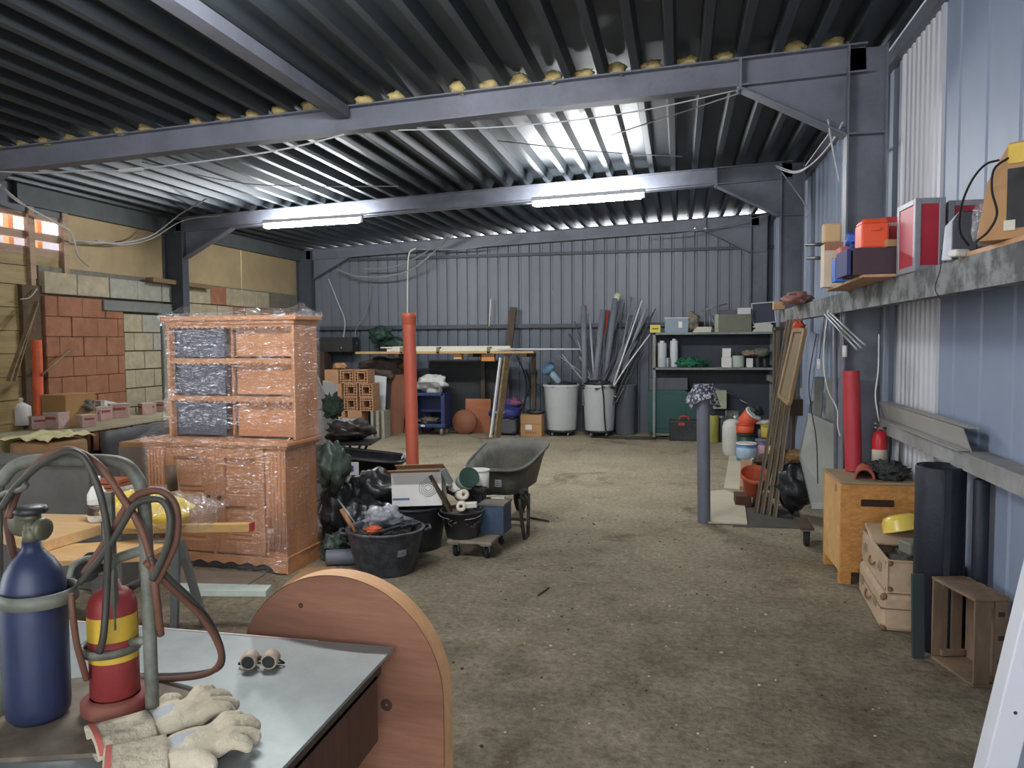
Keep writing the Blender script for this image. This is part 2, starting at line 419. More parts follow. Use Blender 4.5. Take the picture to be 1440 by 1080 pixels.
# rough board lying on the wall top
M_ply = mat('yellow_ply', (172,152,116), rough=.85, var=.1, scale=3, c2=(154,138,108), amt=.5, bump=.05)
M_oldwood = wood('old_timber', (132,112,82), (84,68,48), 'Y')
M_dkwood = wood('dark_old_timber', (78,62,46), (44,34,26), 'Y')
m = MB(); R = random.Random(2)
for j, (y0, y1) in enumerate(((wy(105), 9.52), (9.525, 11.4), (11.41, 13.6))):
    m.box((XL+.0, (y0+y1)/2, (zT+.04+3.32)/2), (.03, y1-y0-.01, 3.32-zT-.08), 0)
struct(m.build('wall_left_boards', M_ply))
# plank wall with the lattice opening
m = MB(); z0w, z1w = at(40, 338, X=XM).z, at(40, 312, X=XM).z
zs = [0, .25, .5, .75, 1.0, 1.25, 1.5, 1.75, 2.0, 2.25, 2.46, 2.6]; 
for j in range(len(zs)-1):
    m.box((XL-.02, (2+yA-.05)/2, (zs[j]+zs[j+1])/2), (.05+.012*(j % 2), yA-.05-2, zs[j+1]-zs[j]-.008), 0)
m.box((XL-.02, (yA-.05+wy(105))/2, 2.52), (.05, wy(105)-yA+.05, .16), 0)
m.box((XL-.07, (2+wy(105))/2, 1.3), (.03, wy(105)-2, 2.6), 0)
struct(m.build('wall_left_planks', wood('wall_planks', (158,138,92), (112,94,60), 'Y')))
m = MB(); m.box((XL-.0, (2+wy(105))/2, 3.22), (.06, wy(105)-2, .35), 0); struct(m.build('trim_6', M_steeldark))
m = MB(); m.box((XL+.04, (7.0+YB)/2, 3.23), (.1, YB-7.0, .24), 0); struct(m.build('trim_7', mat('green_grey_eaves', (84,88,89), rough=.7, var=.2)))
# lattice bars of the opening
M_lat = wood('weathered_lattice', (170,140,116), (120,96,80), 'Y')
m = MB()
zz = [2.62, 2.80, 2.965]
for z in zz[1:2]: m.box((XL-.02, (2+wy(105))/2, z), (.05, wy(105)-2, .085), 0)
m.box((XL-.02, (2+wy(105))/2, 2.63), (.06, wy(105)-2, .09), 0)
m.box((XL-.02, (2+wy(105))/2, 3.02), (.06, wy(105)-2, .06), 0)
for px in (53, 100): 
    y = wy(px); m.box((XL+.02, y, 2.75), (.07, .075, .85), 0)
y = wy(53); m.box((XL+.02, y, 1.85), (.06, .06, 1.0), 0)
struct(m.build('window_1', M_lat))
# outside: neighbouring shed roof of boards with sunlight put into their colour and pale sheets
m = MB(); m.grid(40, 1, lambda u, v: (-7.9-v*.5, 4.0+u*6, 3.05+.55*v+.02*sin(u*190)), 0)
struct(m.build('neighbour_roof_sheet', mat('pale_roof_sheet', (190,190,198), rough=.6, var=.05)))
m = MB()
for k in range(9): m.box((-7.75, 5.6+k*.42, 2.9), (.08, .07, 1.0), 0)
m.box((-7.8, 7, 2.5), (.1, 6, .2), 0)
struct(m.build('neighbour_timber', wood('sun_painted_timber', (214,140,92), (190,112,70), 'Y')))
m = MB(); m.grid(40, 1, lambda u, v: (-8.6-.0*v, 4.0+u*6, 2.2+.95*v), 0)
struct(m.build('neighbour_wall_sheet', mat('pale_wall_sheet', (186,186,196), rough=.6, var=.06)))

# front gate wall: open gateway behind the viewer
m = MB(); m.box(((XL-1.6)/2, YF, 1.65), (abs(XL+1.6), .08, 3.3), 0); m.box((XR-.1, YF, 1.8), (.5, .08, 3.6), 0); m.box(((XL+XR)/2, YF, 3.3), (XR-XL, .08, .5), 0)
struct(m.build('wall_front', M_wallb))

# ------------------------------------------------------------------ light
W = bpy.data.worlds.new('overcast_sky'); SC.world = W; W.use_nodes = True
bg = W.node_tree.nodes['Background']; bg.inputs['Color'].default_value = (.93, .96, 1.0, 1); bg.inputs['Strength'].default_value = SKY
M_tube = bpy.data.materials.new('lit_tube'); M_tube.use_nodes = True
nt = M_tube.node_tree; nt.nodes.remove(nt.nodes['Principled BSDF']); em = nt.nodes.new('ShaderNodeEmission')
em.inputs['Color'].default_value = (.97, .99, 1.0, 1); em.inputs['Strength'].default_value = TUBE
nt.links.new(em.outputs[0], nt.nodes['Material Output'].inputs['Surface'])
M_lampbody = mat('white_lamp_body', (214,216,218), rough=.4, var=.05)
def lamp(a, b, label):
    a = Vector(a); b = Vector(b); c = (a+b)/2; t = thing('tube_light', label, 'lamp', c, 0, 'tube lamps under the roof')
    a -= c; b -= c; d = (b-a).normalized()
    MB().bar(a-d*.02+Vector((0,0,.06)), b+d*.02+Vector((0,0,.06)), .06, .05).build('lamp_body', M_lampbody, t, bevel=.008)
    MB().tube([a+d*.03, b-d*.03], .027, 12).build('light_tube', M_tube, t)
    for q in (a, b): MB().box(q+Vector((0,0,.02)), (.035, .04, .085)).build('end_cap', M_lampbody, t, bevel=.006)
    for k in (.2, .8):
        m = MB(); q = a.lerp(b, k)+Vector((0,0,.08)); m.tube([q, q+Vector((0,0,roofz(c.x)-c.z-.30 if c.y > 8 else roofz(c.x)-c.z-.09))], .006, 6); m.build('hanger', M_lampbody, t)
    return t
YLm = 9.25
lamp(at(372, 319, Y=YLm), at(508, 310, Y=YLm), 'lit tube lamp on the left, above the wrapped cabinet')
lamp(at(750, 288, Y=YLm-.2), at(905, 276, Y=YLm-.2), 'lit tube lamp on the right, above the white bins')
lamp((-2.6, 3.0, 3.24), (-1.2, 3.0, 3.30), 'lit tube lamp over the near roof bay, right of the wrapped cabinet')
SC.view_settings.view_transform = 'Standard'; SC.view_settings.look = 'None'; SC.view_settings.gamma = 1.0
SC.view_settings.use_curve_mapping = False; SC.view_settings.exposure = EXPO
# ================================================================== wrapped cabinet and the heap beside it
M_cab = wood('pine_cabinet', (192,134,88), (164,106,66), 'Z')
M_cabx = wood('pine_cabinet_rail', (198,140,94), (168,110,70), 'X')
M_slate = mat('slate_panel', (66,68,84), rough=.4, var=.12)
M_blackp = mat('black_plastic', (40,41,44), rough=.45, var=.25, scale=6, c2=(74,74,76), amt=.4, s2=3)
M_tub = mat('mortar_tub', (52,54,60), rough=.5, var=.25, scale=30, c2=(92,94,100), amt=.5, s2=14, bump=.1)
M_rubber = mat('black_rubber', (34,34,35), rough=.8, var=.2)
M_blkmetal = mat('black_painted_steel', (44,44,44), rough=.55, var=.3, scale=9, c2=(84,66,50), amt=.35)
M_white = mat('white_paint', (216,214,208), rough=.5, var=.06)
M_card = mat('cardboard', (178,138,98), rough=.9, var=.08, scale=3, c2=(160,120,82), amt=.4)
M_paper = mat('white_paper', (218,216,212), rough=.8, var=.05)
M_orangepvc = mat('orange_sewer_pvc', (194,98,76), rough=.42, var=.08, scale=4, c2=(180,84,64), amt=.35)
M_greypvc = mat('grey_pvc', (108,112,124), rough=.5, var=.1, scale=4, c2=(88,90,98), amt=.4)
M_galv = mat('galvanised_steel', (150,154,156), rough=.45, metal=.6, var=.15, scale=10)
M_ink = mat('print_ink', (70,70,76), rough=.8, var=.05)
M_blue = mat('blue_paint', (46,84,140), rough=.5, var=.15, scale=8, c2=(40,66,104), amt=.4)

cab = thing('hutch_cabinet', 'tall pine hutch cabinet wrapped in clear creased plastic film', 'cabinet', (-3.18, 5.01, 0), radians(-3.15))
def chamfer_box(name, c, d, m, p, bv=.006):
    return MB().box(c, d).build(name, m, p, bevel=bv)
body = MB()
body.box((0,.01,.50),(1.12,.41,.78)); body.box((0,0,.10),(1.15,.44,.03))
body.build('base_carcass', M_cab, cab, bevel=.005)
m = MB(); m.box((0,0,.903),(1.2,.47,.028)); m.box((0,0,.88),(1.17,.45,.02)); m.build('base_top', M_cabx, cab, bevel=.006)
# scalloped plinth
pts = [(-.575,.115)]; n = 64
bot = []
for i in range(n+1):
    u = i/n; x = -.575+1.15*u
    z = .012 if (u < .1 or u > .9) else .045+.022*abs(sin(u*pi*9))
    bot.append((x, z))
poly = [(-.575,.115)]+bot+[(.575,.115)]
MB().prism(poly, .02, 0, TR(0,-.203,0) @ RX(pi/2)).build('plinth', M_cabx, cab)
MB().box((.565,.0,.06),(.02,.42,.12)).build('plinth_side', M_cabx, cab)
for s in (-1, 1):
    d = thing('x','','') if False else None
    x0, x1 = (-.40, -.015) if s < 0 else (.015, .40)
    dm = MB(); w = x1-x0; cx = (x0+x1)/2; y = -.205
    for xx in (x0+.035, x1-.035): dm.box((xx,y,.50),(.07,.026,.74))
    for zz in (.165,.50,.835): dm.box((cx,y,zz),(w,.024,.08))
    door = dm.build('door', M_cab, cab, bevel=.004)
    pm = MB()
    for zz, h in ((.335,.20),(.665,.20)):
        pm.box((cx,y+.012,zz),(w-.15,.014,h+.03)); pm.box((cx,y+.004,zz),(w-.21,.012,h-.04))
    pm = pm.build('door_panel', M_cabx, door, bevel=.006)
    MB().disc((x1-.03 if s < 0 else x0+.03, y-.02, .52), .012, (0,1,0), .02).build('knob', M_blkmetal, door)
MB().box((0,-.208,.50),(.028,.03,.78)).build('centre_post', M_cab, cab, bevel=.004)
for s in (-1, 1):
    m = MB(); m.box((s*.49,-.20,.5),(.15,.02,.78))
    for k in range(5): m.tube([(s*(.435+.028*k),-.212,.16),(s*(.435+.028*k),-.212,.84)], .011, 8)
    m.build('fluted_pilaster', M_cab, cab)
# upper hutch
ux0, ux1, uy0, uy1 = -.455, .585, -.10, .21
m = MB()
for x in (ux0+.012, ux1-.012): m.box((x,(uy0+uy1)/2,1.355),(.024,uy1-uy0,.87))
m.build('hutch_side', M_cab, cab, bevel=.004)
m = MB(); m.box(((ux0+ux1)/2,uy1-.01,1.355),(1.02,.012,.87)); m.build('hutch_back', M_cab, cab)
for z in (1.45, 1.18):
    m = MB(); m.box(((ux0+ux1)/2,(uy0+uy1)/2+.01,z+.03),(1.0,uy1-uy0-.03,.02)); m.build('shelf', M_cabx, cab, bevel=.003)
m = MB(); m.box(((ux0+ux1)/2,(uy0+uy1)/2,1.775),(1.10,uy1-uy0+.05,.035)); m.box(((ux0+ux1)/2,(uy0+uy1)/2,1.745),(1.06,uy1-uy0+.02,.03)); m.build('cornice', M_cabx, cab, bevel=.006)
for zt, zb in ((1.735,1.70),(1.48,1.445),(1.215,1.175)):
    poly = [(ux0+.01,zt)]+[(ux0+.01+(ux1-ux0-.02)*i/96, zb+.013*abs(sin(i/96*pi*24))) for i in range(97)]+[(ux1-.01,zt)]
    MB().prism(poly, .014, 0, TR(0,uy0+.012,0) @ RX(pi/2)).build('scalloped_trim', M_cabx, cab)
for z0, z1 in ((.93,1.19),(1.23,1.46),(1.50,1.71)):
    MB().box((ux0+.24,uy0+.055,(z0+z1)/2),(.42,.012,z1-z0-.01)).build('dark_panel', M_slate, cab)
    MB().box((ux0+.79,uy0+.055,(z0+z1)/2),(.48,.012,z1-z0-.01)).build('pine_panel', M_cabx, cab)
MB().box((.07,uy0+.04,1.33),(.012,.02,.78)).build('upright', M_cab, cab)
M_film = film('clear_wrap', base=.09, peak=.75, sc=(2.6,2.6,11))
def wrap():
    L = [(.015,.572,-.235,.235,.0),(.45,.575,-.235,.235,0),(.88,.590,-.24,.24,0),(.925,.625,-.262,.262,0)]
    rings = [(z,-x,x,y0,y1) for z,x,y0,y1,_ in L]
    rings += [(.96,-.575,.622,-.20,.25),(1.02,-.50,.612,-.135,.238),(1.35,-.468,.60,-.112,.226),(1.72,-.475,.602,-.115,.228),(1.80,-.515,.635,-.135,.245),(1.822,-.50,.62,-.12,.235)]
    # resample the rings
    R = []
    for a, b in zip(rings[:-1], rings[1:]):
        k = max(1, int((b[0]-a[0])/.03))
        for i in range(k): R.append(tuple(a[q]+(b[q]-a[q])*i/k for q in range(5)))
    R.append(rings[-1]); n = 120; vs = []; fs = []
    for j, (z, x0, x1, y0, y1) in enumerate(R):
        per = 2*(x1-x0+y1-y0)
        for i in range(n):
            s = per*i/n
            if s < x1-x0: p = (x0+s, y0); nn = (0,-1)
            elif s < x1-x0+y1-y0: p = (x1, y0+s-(x1-x0)); nn = (1,0)
            elif s < 2*(x1-x0)+y1-y0: p = (x1-(s-(x1-x0)-(y1-y0)), y1); nn = (0,1)
            else: p = (x0, y1-(s-2*(x1-x0)-(y1-y0))); nn = (-1,0)
            q = Vector((p[0]*7, p[1]*7, z*13)); q2 = Vector((p[0]*4+z*5, p[1]*4, z*22-p[0]*9))
            d = .010*NZ.noise(q)+.012*abs(NZ.noise(q2))
            d = max(-.006, d)
            vs.append((p[0]+nn[0]*d, p[1]+nn[1]*d, z+.012*NZ.noise(q*1.3)*(1 if 0 < j < len(R)-1 else 0)))
    for j in range(len(R)-1):
        for i in range(n):
            i2 = (i+1) % n; fs.append((j*n+i, j*n+i2, (j+1)*n+i2, (j+1)*n+i))
    m = MB(); m.add(vs, fs, 0, True)
    b = (len(R)-1)*n
    # puffed top with upstanding tucks
    z, x0, x1, y0, y1 = R[-1]
    def top(u, v):
        x = x0+(x1-x0)*u; y = y0+(y1-y0)*v; e = min(u,1-u,v,1-v)
        h = .045*max(0, NZ.noise(Vector((u*7, v*3, 2.2))))+.05*math.exp(-((u-.13)**2)/.004-((v-.3)**2)/.03)+.045*math.exp(-((u-.93)**2)/.003-((v-.6)**2)/.05)+.03*math.exp(-((u-.52)**2)/.001)
        return (x, y, z+h*min(1, e*14)+.002)
    m.grid(60, 16, top)
    return m
wrap().build('plastic_wrap', M_film, cab)['label'] = 'clear crinkled plastic film'

# sheets lying in front of the cabinet
def flat(name, px, z, t, m, label, cat, group=None):
    P = [at(x, y, Z=z) for x, y in px]; c = sum(P, Vector())/len(P)
    mb = MB(); mb.prism([(p.x-c.x, p.y-c.y) for p in P], t)
    o = mb.build(name, m, None, (c.x, c.y, z)); return tag(o, label, cat, group)
flat('hardboard_sheet', [(250,822),(346,824),(376,806),(262,803)], .0, .006, mat('grey_brown_hardboard', (128,112,100), rough=.8), 'brown hardboard sheet on the floor in front of the wrapped cabinet', 'sheet')
o = flat('insulation_strip', [(246,838),(374,839),(382,830),(250,827)], .0, .035, mat('pale_green_foam_board', (178,190,180), rough=.8), 'pale green foam board strip on the floor before the cabinet', 'board')
flat('cardboard_sheet', [(395,826),(478,818),(472,797),(430,799)], .0, .004, M_card, 'flat cardboard piece on the floor at the right foot of the wrapped cabinet', 'cardboard')

# free-standing orange pipe
def pipe(name, base, top, r, m, label, sock=True, mi=None):
    base = Vector(base); top = Vector(top); t = thing(name, label, 'pipe', base)
    d = top-base
    mb = MB(); mb.tube([Vector((0,0,0)), d], r, 24, 0, cap=False); mb.tube([Vector((0,0,0))+d*.0, d], r*.94, 24, 0, cap=False)
    mb.build('pipe_wall', m, t)
    if sock:
        mb = MB(); u = d.normalized(); mb.tube([d-u*.10, d-u*.095, d-u*.04, d-u*.035, d-u*.02, d], [r, r*1.1, r*1.1, r*1.18, r*1.18, r*1.08], 24, 0, cap=False)
        mb.build('socket', m, t)
    return t
pipe('drain_pipe', (-2.235,6.25,0), (-2.255,6.25,1.845), .055, M_orangepvc, 'tall orange drainpipe standing upright behind the open white carton')
pipe('drain_pipe', (.222,6.86,0), (.205,6.86,1.19), .056, M_greypvc, 'grey plastic drainpipe standing upright alone on the floor at right of centre', sock=False)

# mortar tubs
def tub(loc, R, r, h, label, m, rz=0, marks=False):
    t = thing('mortar_tub', label, 'tub', loc, rz)
    mb = MB(); k = .012
    mb.lathe([(r*.97,0),(r,.01),(R*.985,h*.86),(R,h*.88),(R,h*.93),(R*1.03,h*.95),(R*1.05,h*.985),(R*1.03,h),(R-.012,h),(R-.02,h*.9),(r-k,.02),(0.0001,.015)], 40)
    mb.build('tub_shell', m, t)
    for s in (-1, 1):
        mb = MB(); mb.tube([Vector((s*R*.98, -.07, h*.93)), Vector((s*(R+.045), -.05, h*.95)), Vector((s*(R+.045), .05, h*.95)), Vector((s*R*.98, .07, h*.93))], .011, 8)
        mb.build('handle', m, t)
    if marks:
        mb = MB()
        for q, (a, zz) in enumerate(((-1.22,.60),(-1.17,.60),(-1.10,.61),(-1.03,.6),(-1.22,.52),(-1.15,.52),(-1.08,.52),(-1.02,.53))):
            rr = r+(R-r)*zz+.003; mb.box((rr*cos(a), rr*sin(a), h*zz), (.018,.004,.022), 0, Matrix.Rotation(a+pi/2,3,'Z'))
        mb.build('moulded_marks', mat('worn_grey_marks', (110,110,114), rough=.6), t)
    return t
tub((-2.0,5.0,0), .265, .20, .31, 'large black mortar tub full of tools and crumpled plastic, nearest on the floor', M_tub, .4, True)
def crumple(name, c, r, m, label, cat, seed, amp=.35, fr=2.6, group=None, flat_=None):
    c = Vector(c); mb = MB(); mb.blob((0,0,0), r, amp, fr, 30, 0, seed, None, flat_); o = mb.build(name, m, None, c)
    return tag(o, label, cat, group)
M_greyfilm = mat('grey_plastic_film', (150,152,158), rough=.3, var=.3, scale=14, bump=.8, bs=18, c2=(96,98,106), amt=.6)
crumple('plastic_sheet', (-2.03,5.06,.36), (.15,.12,.075), M_greyfilm, 'crumpled grey plastic sheet in the nearest mortar tub', 'plastic sheet', 3, .5)
crumple('rubble', (-2.0,5.0,.20), (.222,.222,.105), mat('tool_clutter_dark', (62,58,54), rough=.8, var=.5, scale=30, bump=1, bs=40), 'dark rubble heaped inside the nearest mortar tub', 'rubble', 5, .2, 5)['kind'] = 'stuff'
crumple('orange_rag', (-2.03,4.87,.315), (.055,.04,.03), mat('orange_rag', (196,96,64), rough=.8, bump=.6, bs=40), 'orange rag at the front of the nearest mortar tub', 'rag', 8, .5)
def stick(name, a, b, r, m, label, cat, group=None, flatb=None):
    a = Vector(a); b = Vector(b); mb = MB()
    if flatb: mb.bar((0,0,0), b-a, flatb[0], flatb[1])
    else: mb.tube([(0,0,0), b-a], r, 10)
    return tag(mb.build(name, m, None, a), label, cat, group)
M_handle = wood('tool_handle', (158,112,72), (124,84,52), 'Z')
stick('hammer_handle', (-2.20,5.0,.22), at(480,716,Y=5.02), .016, M_handle, 'wooden tool handle sticking out of the left of the nearest mortar tub', 'tool handle')
stick('metal_rod', (-2.22,5.08,.25), at(475,702,Y=5.1), .006, M_galv, 'thin pale rod standing at the left in the nearest mortar tub', 'rod')
for k, (a, b, lb) in enumerate((((1.9,4.90,.31),(1.76,5.06,.335),'front'),((1.96,4.84,.315),(1.80,4.98,.34),'middle'),((2.02,4.79,.31),(1.86,4.92,.34),'back'))):
    stick('steel_rod', (-a[0],a[1],a[2]), (-b[0],b[1],b[2]), .009, M_blkmetal, f'short dark steel rod across the nearest mortar tub, {["nearest the right rim","in the middle of the three","nearest the front rim"][k]}', 'rod', 'rods in the mortar tub')

# second tub under the carton and its carton
tub((-2.02,5.64,0), .26, .21, .34, 'wide black mortar tub under the open white carton', M_blackp, 1.2)
crumple('dark_bags', (-2.02,5.64,.24), (.20,.20,.10), M_blackp, 'black plastic bags filling the wide tub under the white carton', 'bags', 14, .2, 3)['kind'] = 'stuff'
cx = thing('carton', 'open white carton with a brown flap on the wide black tub', 'box', (-1.95,5.60,.352), radians(9), None, (radians(-3), radians(-2), radians(9)))
m = MB(); w, d, h = .375,.26,.255
m.box((0,-d/2,h/2),(w,.006,h)); m.box((0,d/2,h/2),(w,.006,h)); m.box((0,0,.004),(w,d,.008))
for s in (-1,1): m.box((s*w/2,0,h/2),(.006,d,h))
m.build('box_wall', [M_paper], cx)
m = MB(); m.bar((0,-d/2,h),(0,-d/2-.12,h+.03),w,.005,0,(0,0,1)); m.bar((0,d/2,h),(0,.0,h+.045),w,.005,0,(0,0,1)); m.build('flap', M_card, cx)['label'] = 'brown inner cardboard flaps'
m = MB(); m.bar((w/2,0,h),(w/2+.06,0,h-.11),d,.005,0,(0,0,1)); m.build('side_flap', mat('grey_board', (120,120,122), rough=.8), cx)
m = MB()
for q in range(4):
    rr = .022+.014*q; pts = [(.09+rr*cos(a)*1.1, -d/2-.005, .135+rr*sin(a)+.004*sin(5*a)) for a in [2*pi*i/24 for i in range(24)]]
    m.tube(pts, .0016, 4, 0, closed=True)
m.build('printed_swirl', M_ink, cx)
MB().box((-.12,-d/2-.004,.055),(.13,.002,.016)).build('printed_bar', mat('blue_ink', (96,118,150), rough=.8), cx)
# wheelbarrows
def barrow(loc, rz, mt, label, rim, zn, zf, L, wn, wf, depth=.24, sticker=True):
    """origin between the legs; nose towards +y"""
    t = thing('wheelbarrow', label, 'wheelbarrow', loc, rz)
    y0 = -L*.3; y1 = L*.7
    def rimp(i, n, k, zk):
        # rounded rectangle, k shrinks towards the floor of the tray
        a = 2*pi*i/n; c, s = cos(a), sin(a); e = .42
        u = math.copysign(abs(c)**e, c); v = math.copysign(abs(s)**e, s)
        f = (v+1)/2; w = (wn+(wf-wn)*f)/2
        return u*w, v, f
    n = 48; mb = MB(); vs = []; fs = []
    levels = [(1.0,0,0),(.985,.012,0),(.80,-depth*.5,.10),(.62,-depth*.95,.24),(.5,-depth,.3),(.001,-depth,.3)]
    for k, dz, sh in levels:
        for i in range(n):
            x, v, f = rimp(i, n, k, 0)
            kk = max(k, 0.001)
            yy = (y0+y1)/2 + v*(y1-y0)/2*(kk if v > 0 else kk**.45 if kk > .01 else kk) 
            zr = zn+(zf-zn)*f
            zb = zr+dz if dz > -depth*.9 else zn-depth+(dz+depth)
            vs.append((x*(kk**.7), yy-.05*sh, zb))
    for j in range(len(levels)-1):
        for i in range(n):
            i2 = (i+1) % n; fs.append((j*n+i, j*n+i2, (j+1)*n+i2, (j+1)*n+i))
    mb.add(vs, fs, 0, True); mb.build('tray', mt, t, solid=.008)
    mb = MB(); mb.tube([Vector(v) for v in vs[:n]], .011, 8, 0, closed=True); mb.build('rim', mt, t)
    zb = zn-depth-.02
    for s in (-1, 1):
        x = s*wn*.36
        mb = MB(); mb.tube(spline([(s*wn*.62,y0-.30,zn-.10),(s*wn*.55,y0-.02,zb+.03),(x,y0+.25,zb-.01),(s*.05,y1-.05,.20)],6), .016, 10)
        ax = mb.build('frame_tube', M_blkmetal, t)
        mb = MB(); mb.tube([(s*wn*.62,y0-.31,zn-.10),(s*wn*.615,y0-.18,zn-.125)], .022, 10); mb.build('grip', M_rubber, ax)
        mb = MB(); mb.tube(spline([(s*wn*.45,y0+.30,zb),(s*wn*.5,y0+.16,.03),(s*wn*.5,y0+.10,.015),(s*wn*.5,y0+.02,.03),(s*wn*.45,y0-.02,zb+.02)],6), .015, 8); mb.build('leg', M_blkmetal, t)
    mb = MB(); mb.tube([(-wn*.5,y0+.09,.15),(wn*.5,y0+.09,.15)], .012, 8); mb.build('cross_brace', M_blkmetal, t)
    mb = MB(); mb.lathe([(.08,-.035),(.13,-.04),(.165,-.025),(.175,0),(.165,.025),(.13,.04),(.08,.035)], 28, 0, TR(0,y1-.02,.178) @ RY(pi/2)); wh = mb.build('wheel', M_rubber, t)
    mb = MB(); mb.lathe([(.0001,-.03),(.085,-.03),(.085,.03),(.0001,.03)], 20, 0, TR(0,y1-.02,.178) @ RY(pi/2)); mb.build('hub', M_blkmetal, wh)
    if sticker:
        mb = MB(); mb.box((wn*.1,y0+.008,zn-.105),(.055,.012,.055)); st = mb.build('sticker', mat('grey_sticker', (150,150,146), rough=.7), t)
        mb = MB()
        for q in range(3): mb.box((wn*.1,y0+.001,zn-.09-.014*q),(.04,.003,.005))
        mb.build('sticker_print', M_ink, st)
    return t
M_tray = mat('muddy_tray', (92,92,86), rough=.75, var=.25, scale=7, c2=(122,116,102), amt=.6, s2=4, bump=.2)
barrow((-1.46,6.28,0), radians(-2), M_tray, 'empty muddy grey wheelbarrow standing right of the tubs and blue box', None, .56, .68, 1.02, .52, .62, .22)
barrow((-3.0,6.28,0), radians(-80), M_blackp, 'shiny black wheelbarrow behind the tubs, its nose pointing right', None, .66, .56, .95, .5, .5, .24, False)
a = at(497,659,Y=5.98); m = MB(); m.box((0,0,0),(.09,.004,.11)); st = m.build('label_plate', mat('white_blue_label', (206,208,216), rough=.6), None, a, (0,0,radians(8)))
tag(st, 'white label with blue mark on the side of the shiny black wheelbarrow', 'label')
m = MB(); m.box((-.012,-.004,.0),(.03,.002,.05)); m.build('blue_mark', mat('blue_ink2', (84,96,168), rough=.7), st)

# dolly with bucket and blue box
dl = thing('furniture_dolly', 'small wooden dolly on castors carrying a bucket and a blue box', 'dolly', (-1.49,5.62,0), radians(-2))
MB().box((0,0,.125),(.34,.50,.022)).build('platform', wood('dusty_board', (150,140,122), (116,106,92), 'Y'), dl, bevel=.003)
for sx in (-1,1):
    for sy in (-1,1):
        mb = MB(); mb.box((sx*.12,sy*.2,.108),(.07,.09,.012)); 
        for q in (-1,1): mb.bar((sx*.12+q*.018,sy*.2,.105),(sx*.12+q*.018,sy*.2+.02,.045),.03,.004,0,(1,0,0))
        c = mb.build('castor', M_galv, dl)
        MB().lathe([(.0001,-.014),(.042,-.014),(.046,-.01),(.046,.01),(.042,.014),(.0001,.014)], 20, 0, TR(sx*.12,sy*.2+.02,.047) @ RY(pi/2)).build('castor_wheel', M_rubber, c)
bk = thing('bucket', 'black bucket of rolls and offcuts on the small dolly', 'bucket', (-1.585,5.50,.138), 0)
MB().lathe([(.115,0),(.12,.006),(.158,.19),(.168,.192),(.168,.205),(.158,.205),(.15,.19),(.11,.012),(.0001,.01)], 32).build('bucket_shell', M_blackp, bk)
mb = MB(); mb.tube([(.165*cos(a),.165*sin(a)*.5-.06,.185-.03*abs(sin(a))) for a in [pi*i/16+pi for i in range(17)]], .003, 6); mb.build('bail_handle', M_galv, bk)
crumple('offcuts', (-1.585,5.50,.27), (.14,.14,.07), mat('offcut_mix', (96,90,82), rough=.9, var=.5, scale=26, bump=1, bs=36), 'dark offcuts filling the black bucket on the dolly', 'offcuts', 21, .25, 5)['kind'] = 'stuff'
M_cream = mat('cream_roll', (206,200,182), rough=.8, var=.08)
def roll(c, d, r, L, m, label, cat='roll', hole=True, group=None):
    c = Vector(c); d = Vector(d).normalized(); t = MB(); z = Vector((0,0,1)).rotation_difference(d).to_matrix().to_4x4()
    t.lathe([(r*.35,-L/2),(r,-L/2),(r,L/2),(r*.35,L/2),(r*.35,-L/2)] if hole else [(.0001,-L/2),(r,-L/2),(r,L/2),(.0001,L/2)], 20, 0, z)
    return tag(t.build('roll', m, None, c), label, cat, group)
roll((-1.57,5.43,.385), (.25,-1,.12), .036, .17, M_cream, 'cream paper roll with a dark hole in the black bucket on the dolly')
roll((-1.60,5.54,.44), (.6,-1,.3), .040, .15, M_cream, 'second cream roll lying behind the holed one in the black bucket')
m = MB(); m.box((0,0,0),(.10,.05,.034)); tag(m.build('small_box', mat('printed_small_box', (208,204,190), rough=.7), None, (-1.50,5.42,.395), (radians(8),radians(-4),radians(6)), bevel=.003), 'small pale box lying on the right of the black bucket', 'box')
stick('board_offcut', (-1.66,5.50,.30), at(606,668,Y=5.50), .02, M_dkwood, 'dark board offcut leaning left out of the black bucket on the dolly', 'board', None, (.075,.02))
def can(loc, r, h, mb_, ml, label, tilt=(0,0,0), name='paint_pot', cat='pot', group=None, band=None):
    t = thing(name, label, cat, loc, 0, group, tilt)
    MB().lathe([(r*.92,0),(r*.95,.004),(r,h*.93),(.0001,h*.93)], 24).build('pot_body', mb_, t)
    MB().lathe([(r*1.02,h*.90),(r*1.06,h*.91),(r*1.06,h*.99),(r*1.0,h),(r*.9,h*.985),(.0001,h*.985)], 24).build('lid', ml, t)
    if band:
        MB().lathe([(r*.975,h*.2),(r*1.0,h*.21),(r*1.015,h*.74),(r*1.0,h*.75)], 24, 0, None).build('label_band', band, t)
    return t
M_dkgreen = mat('dark_green_plastic', (44,66,58), rough=.5, var=.1)
stv = thing('plastic_crate_heap', '', '') if False else None
# black box of oddments between bucket and barrow
t = thing('tool_case', 'black case with oddments on it behind the bucket on the dolly', 'case', (-1.575,5.785,.137), radians(0))
MB().box((0,0,.14),(.18,.15,.28)).build('case_body', M_blackp, t, bevel=.015)
MB().box((0,0,.293),(.19,.16,.03)).build('case_lid', M_blackp, t, bevel=.008)
can((-1.63,5.72,.50), .075, .15, M_dkgreen, M_dkgreen, 'dark green pot with a pale stripe lying tilted on the black case', (radians(60),radians(25),radians(20)), band=mat('pale_green_label', (170,186,176), rough=.6))
can((-1.535,5.80,.447), .085, .15, M_white, M_white, 'white tub standing behind the tilted dark green pot', (0,0,0))
crumple('white_bag', (-1.68,5.70,.46), (.06,.05,.035), M_paper, 'small white bag on the black case below the green pot', 'bag', 4, .3)
crumple('dark_cloth', (-1.52,5.70,.46), (.07,.04,.025), M_blkmetal, 'dark rag on the front edge of the black case', 'rag', 6, .4)
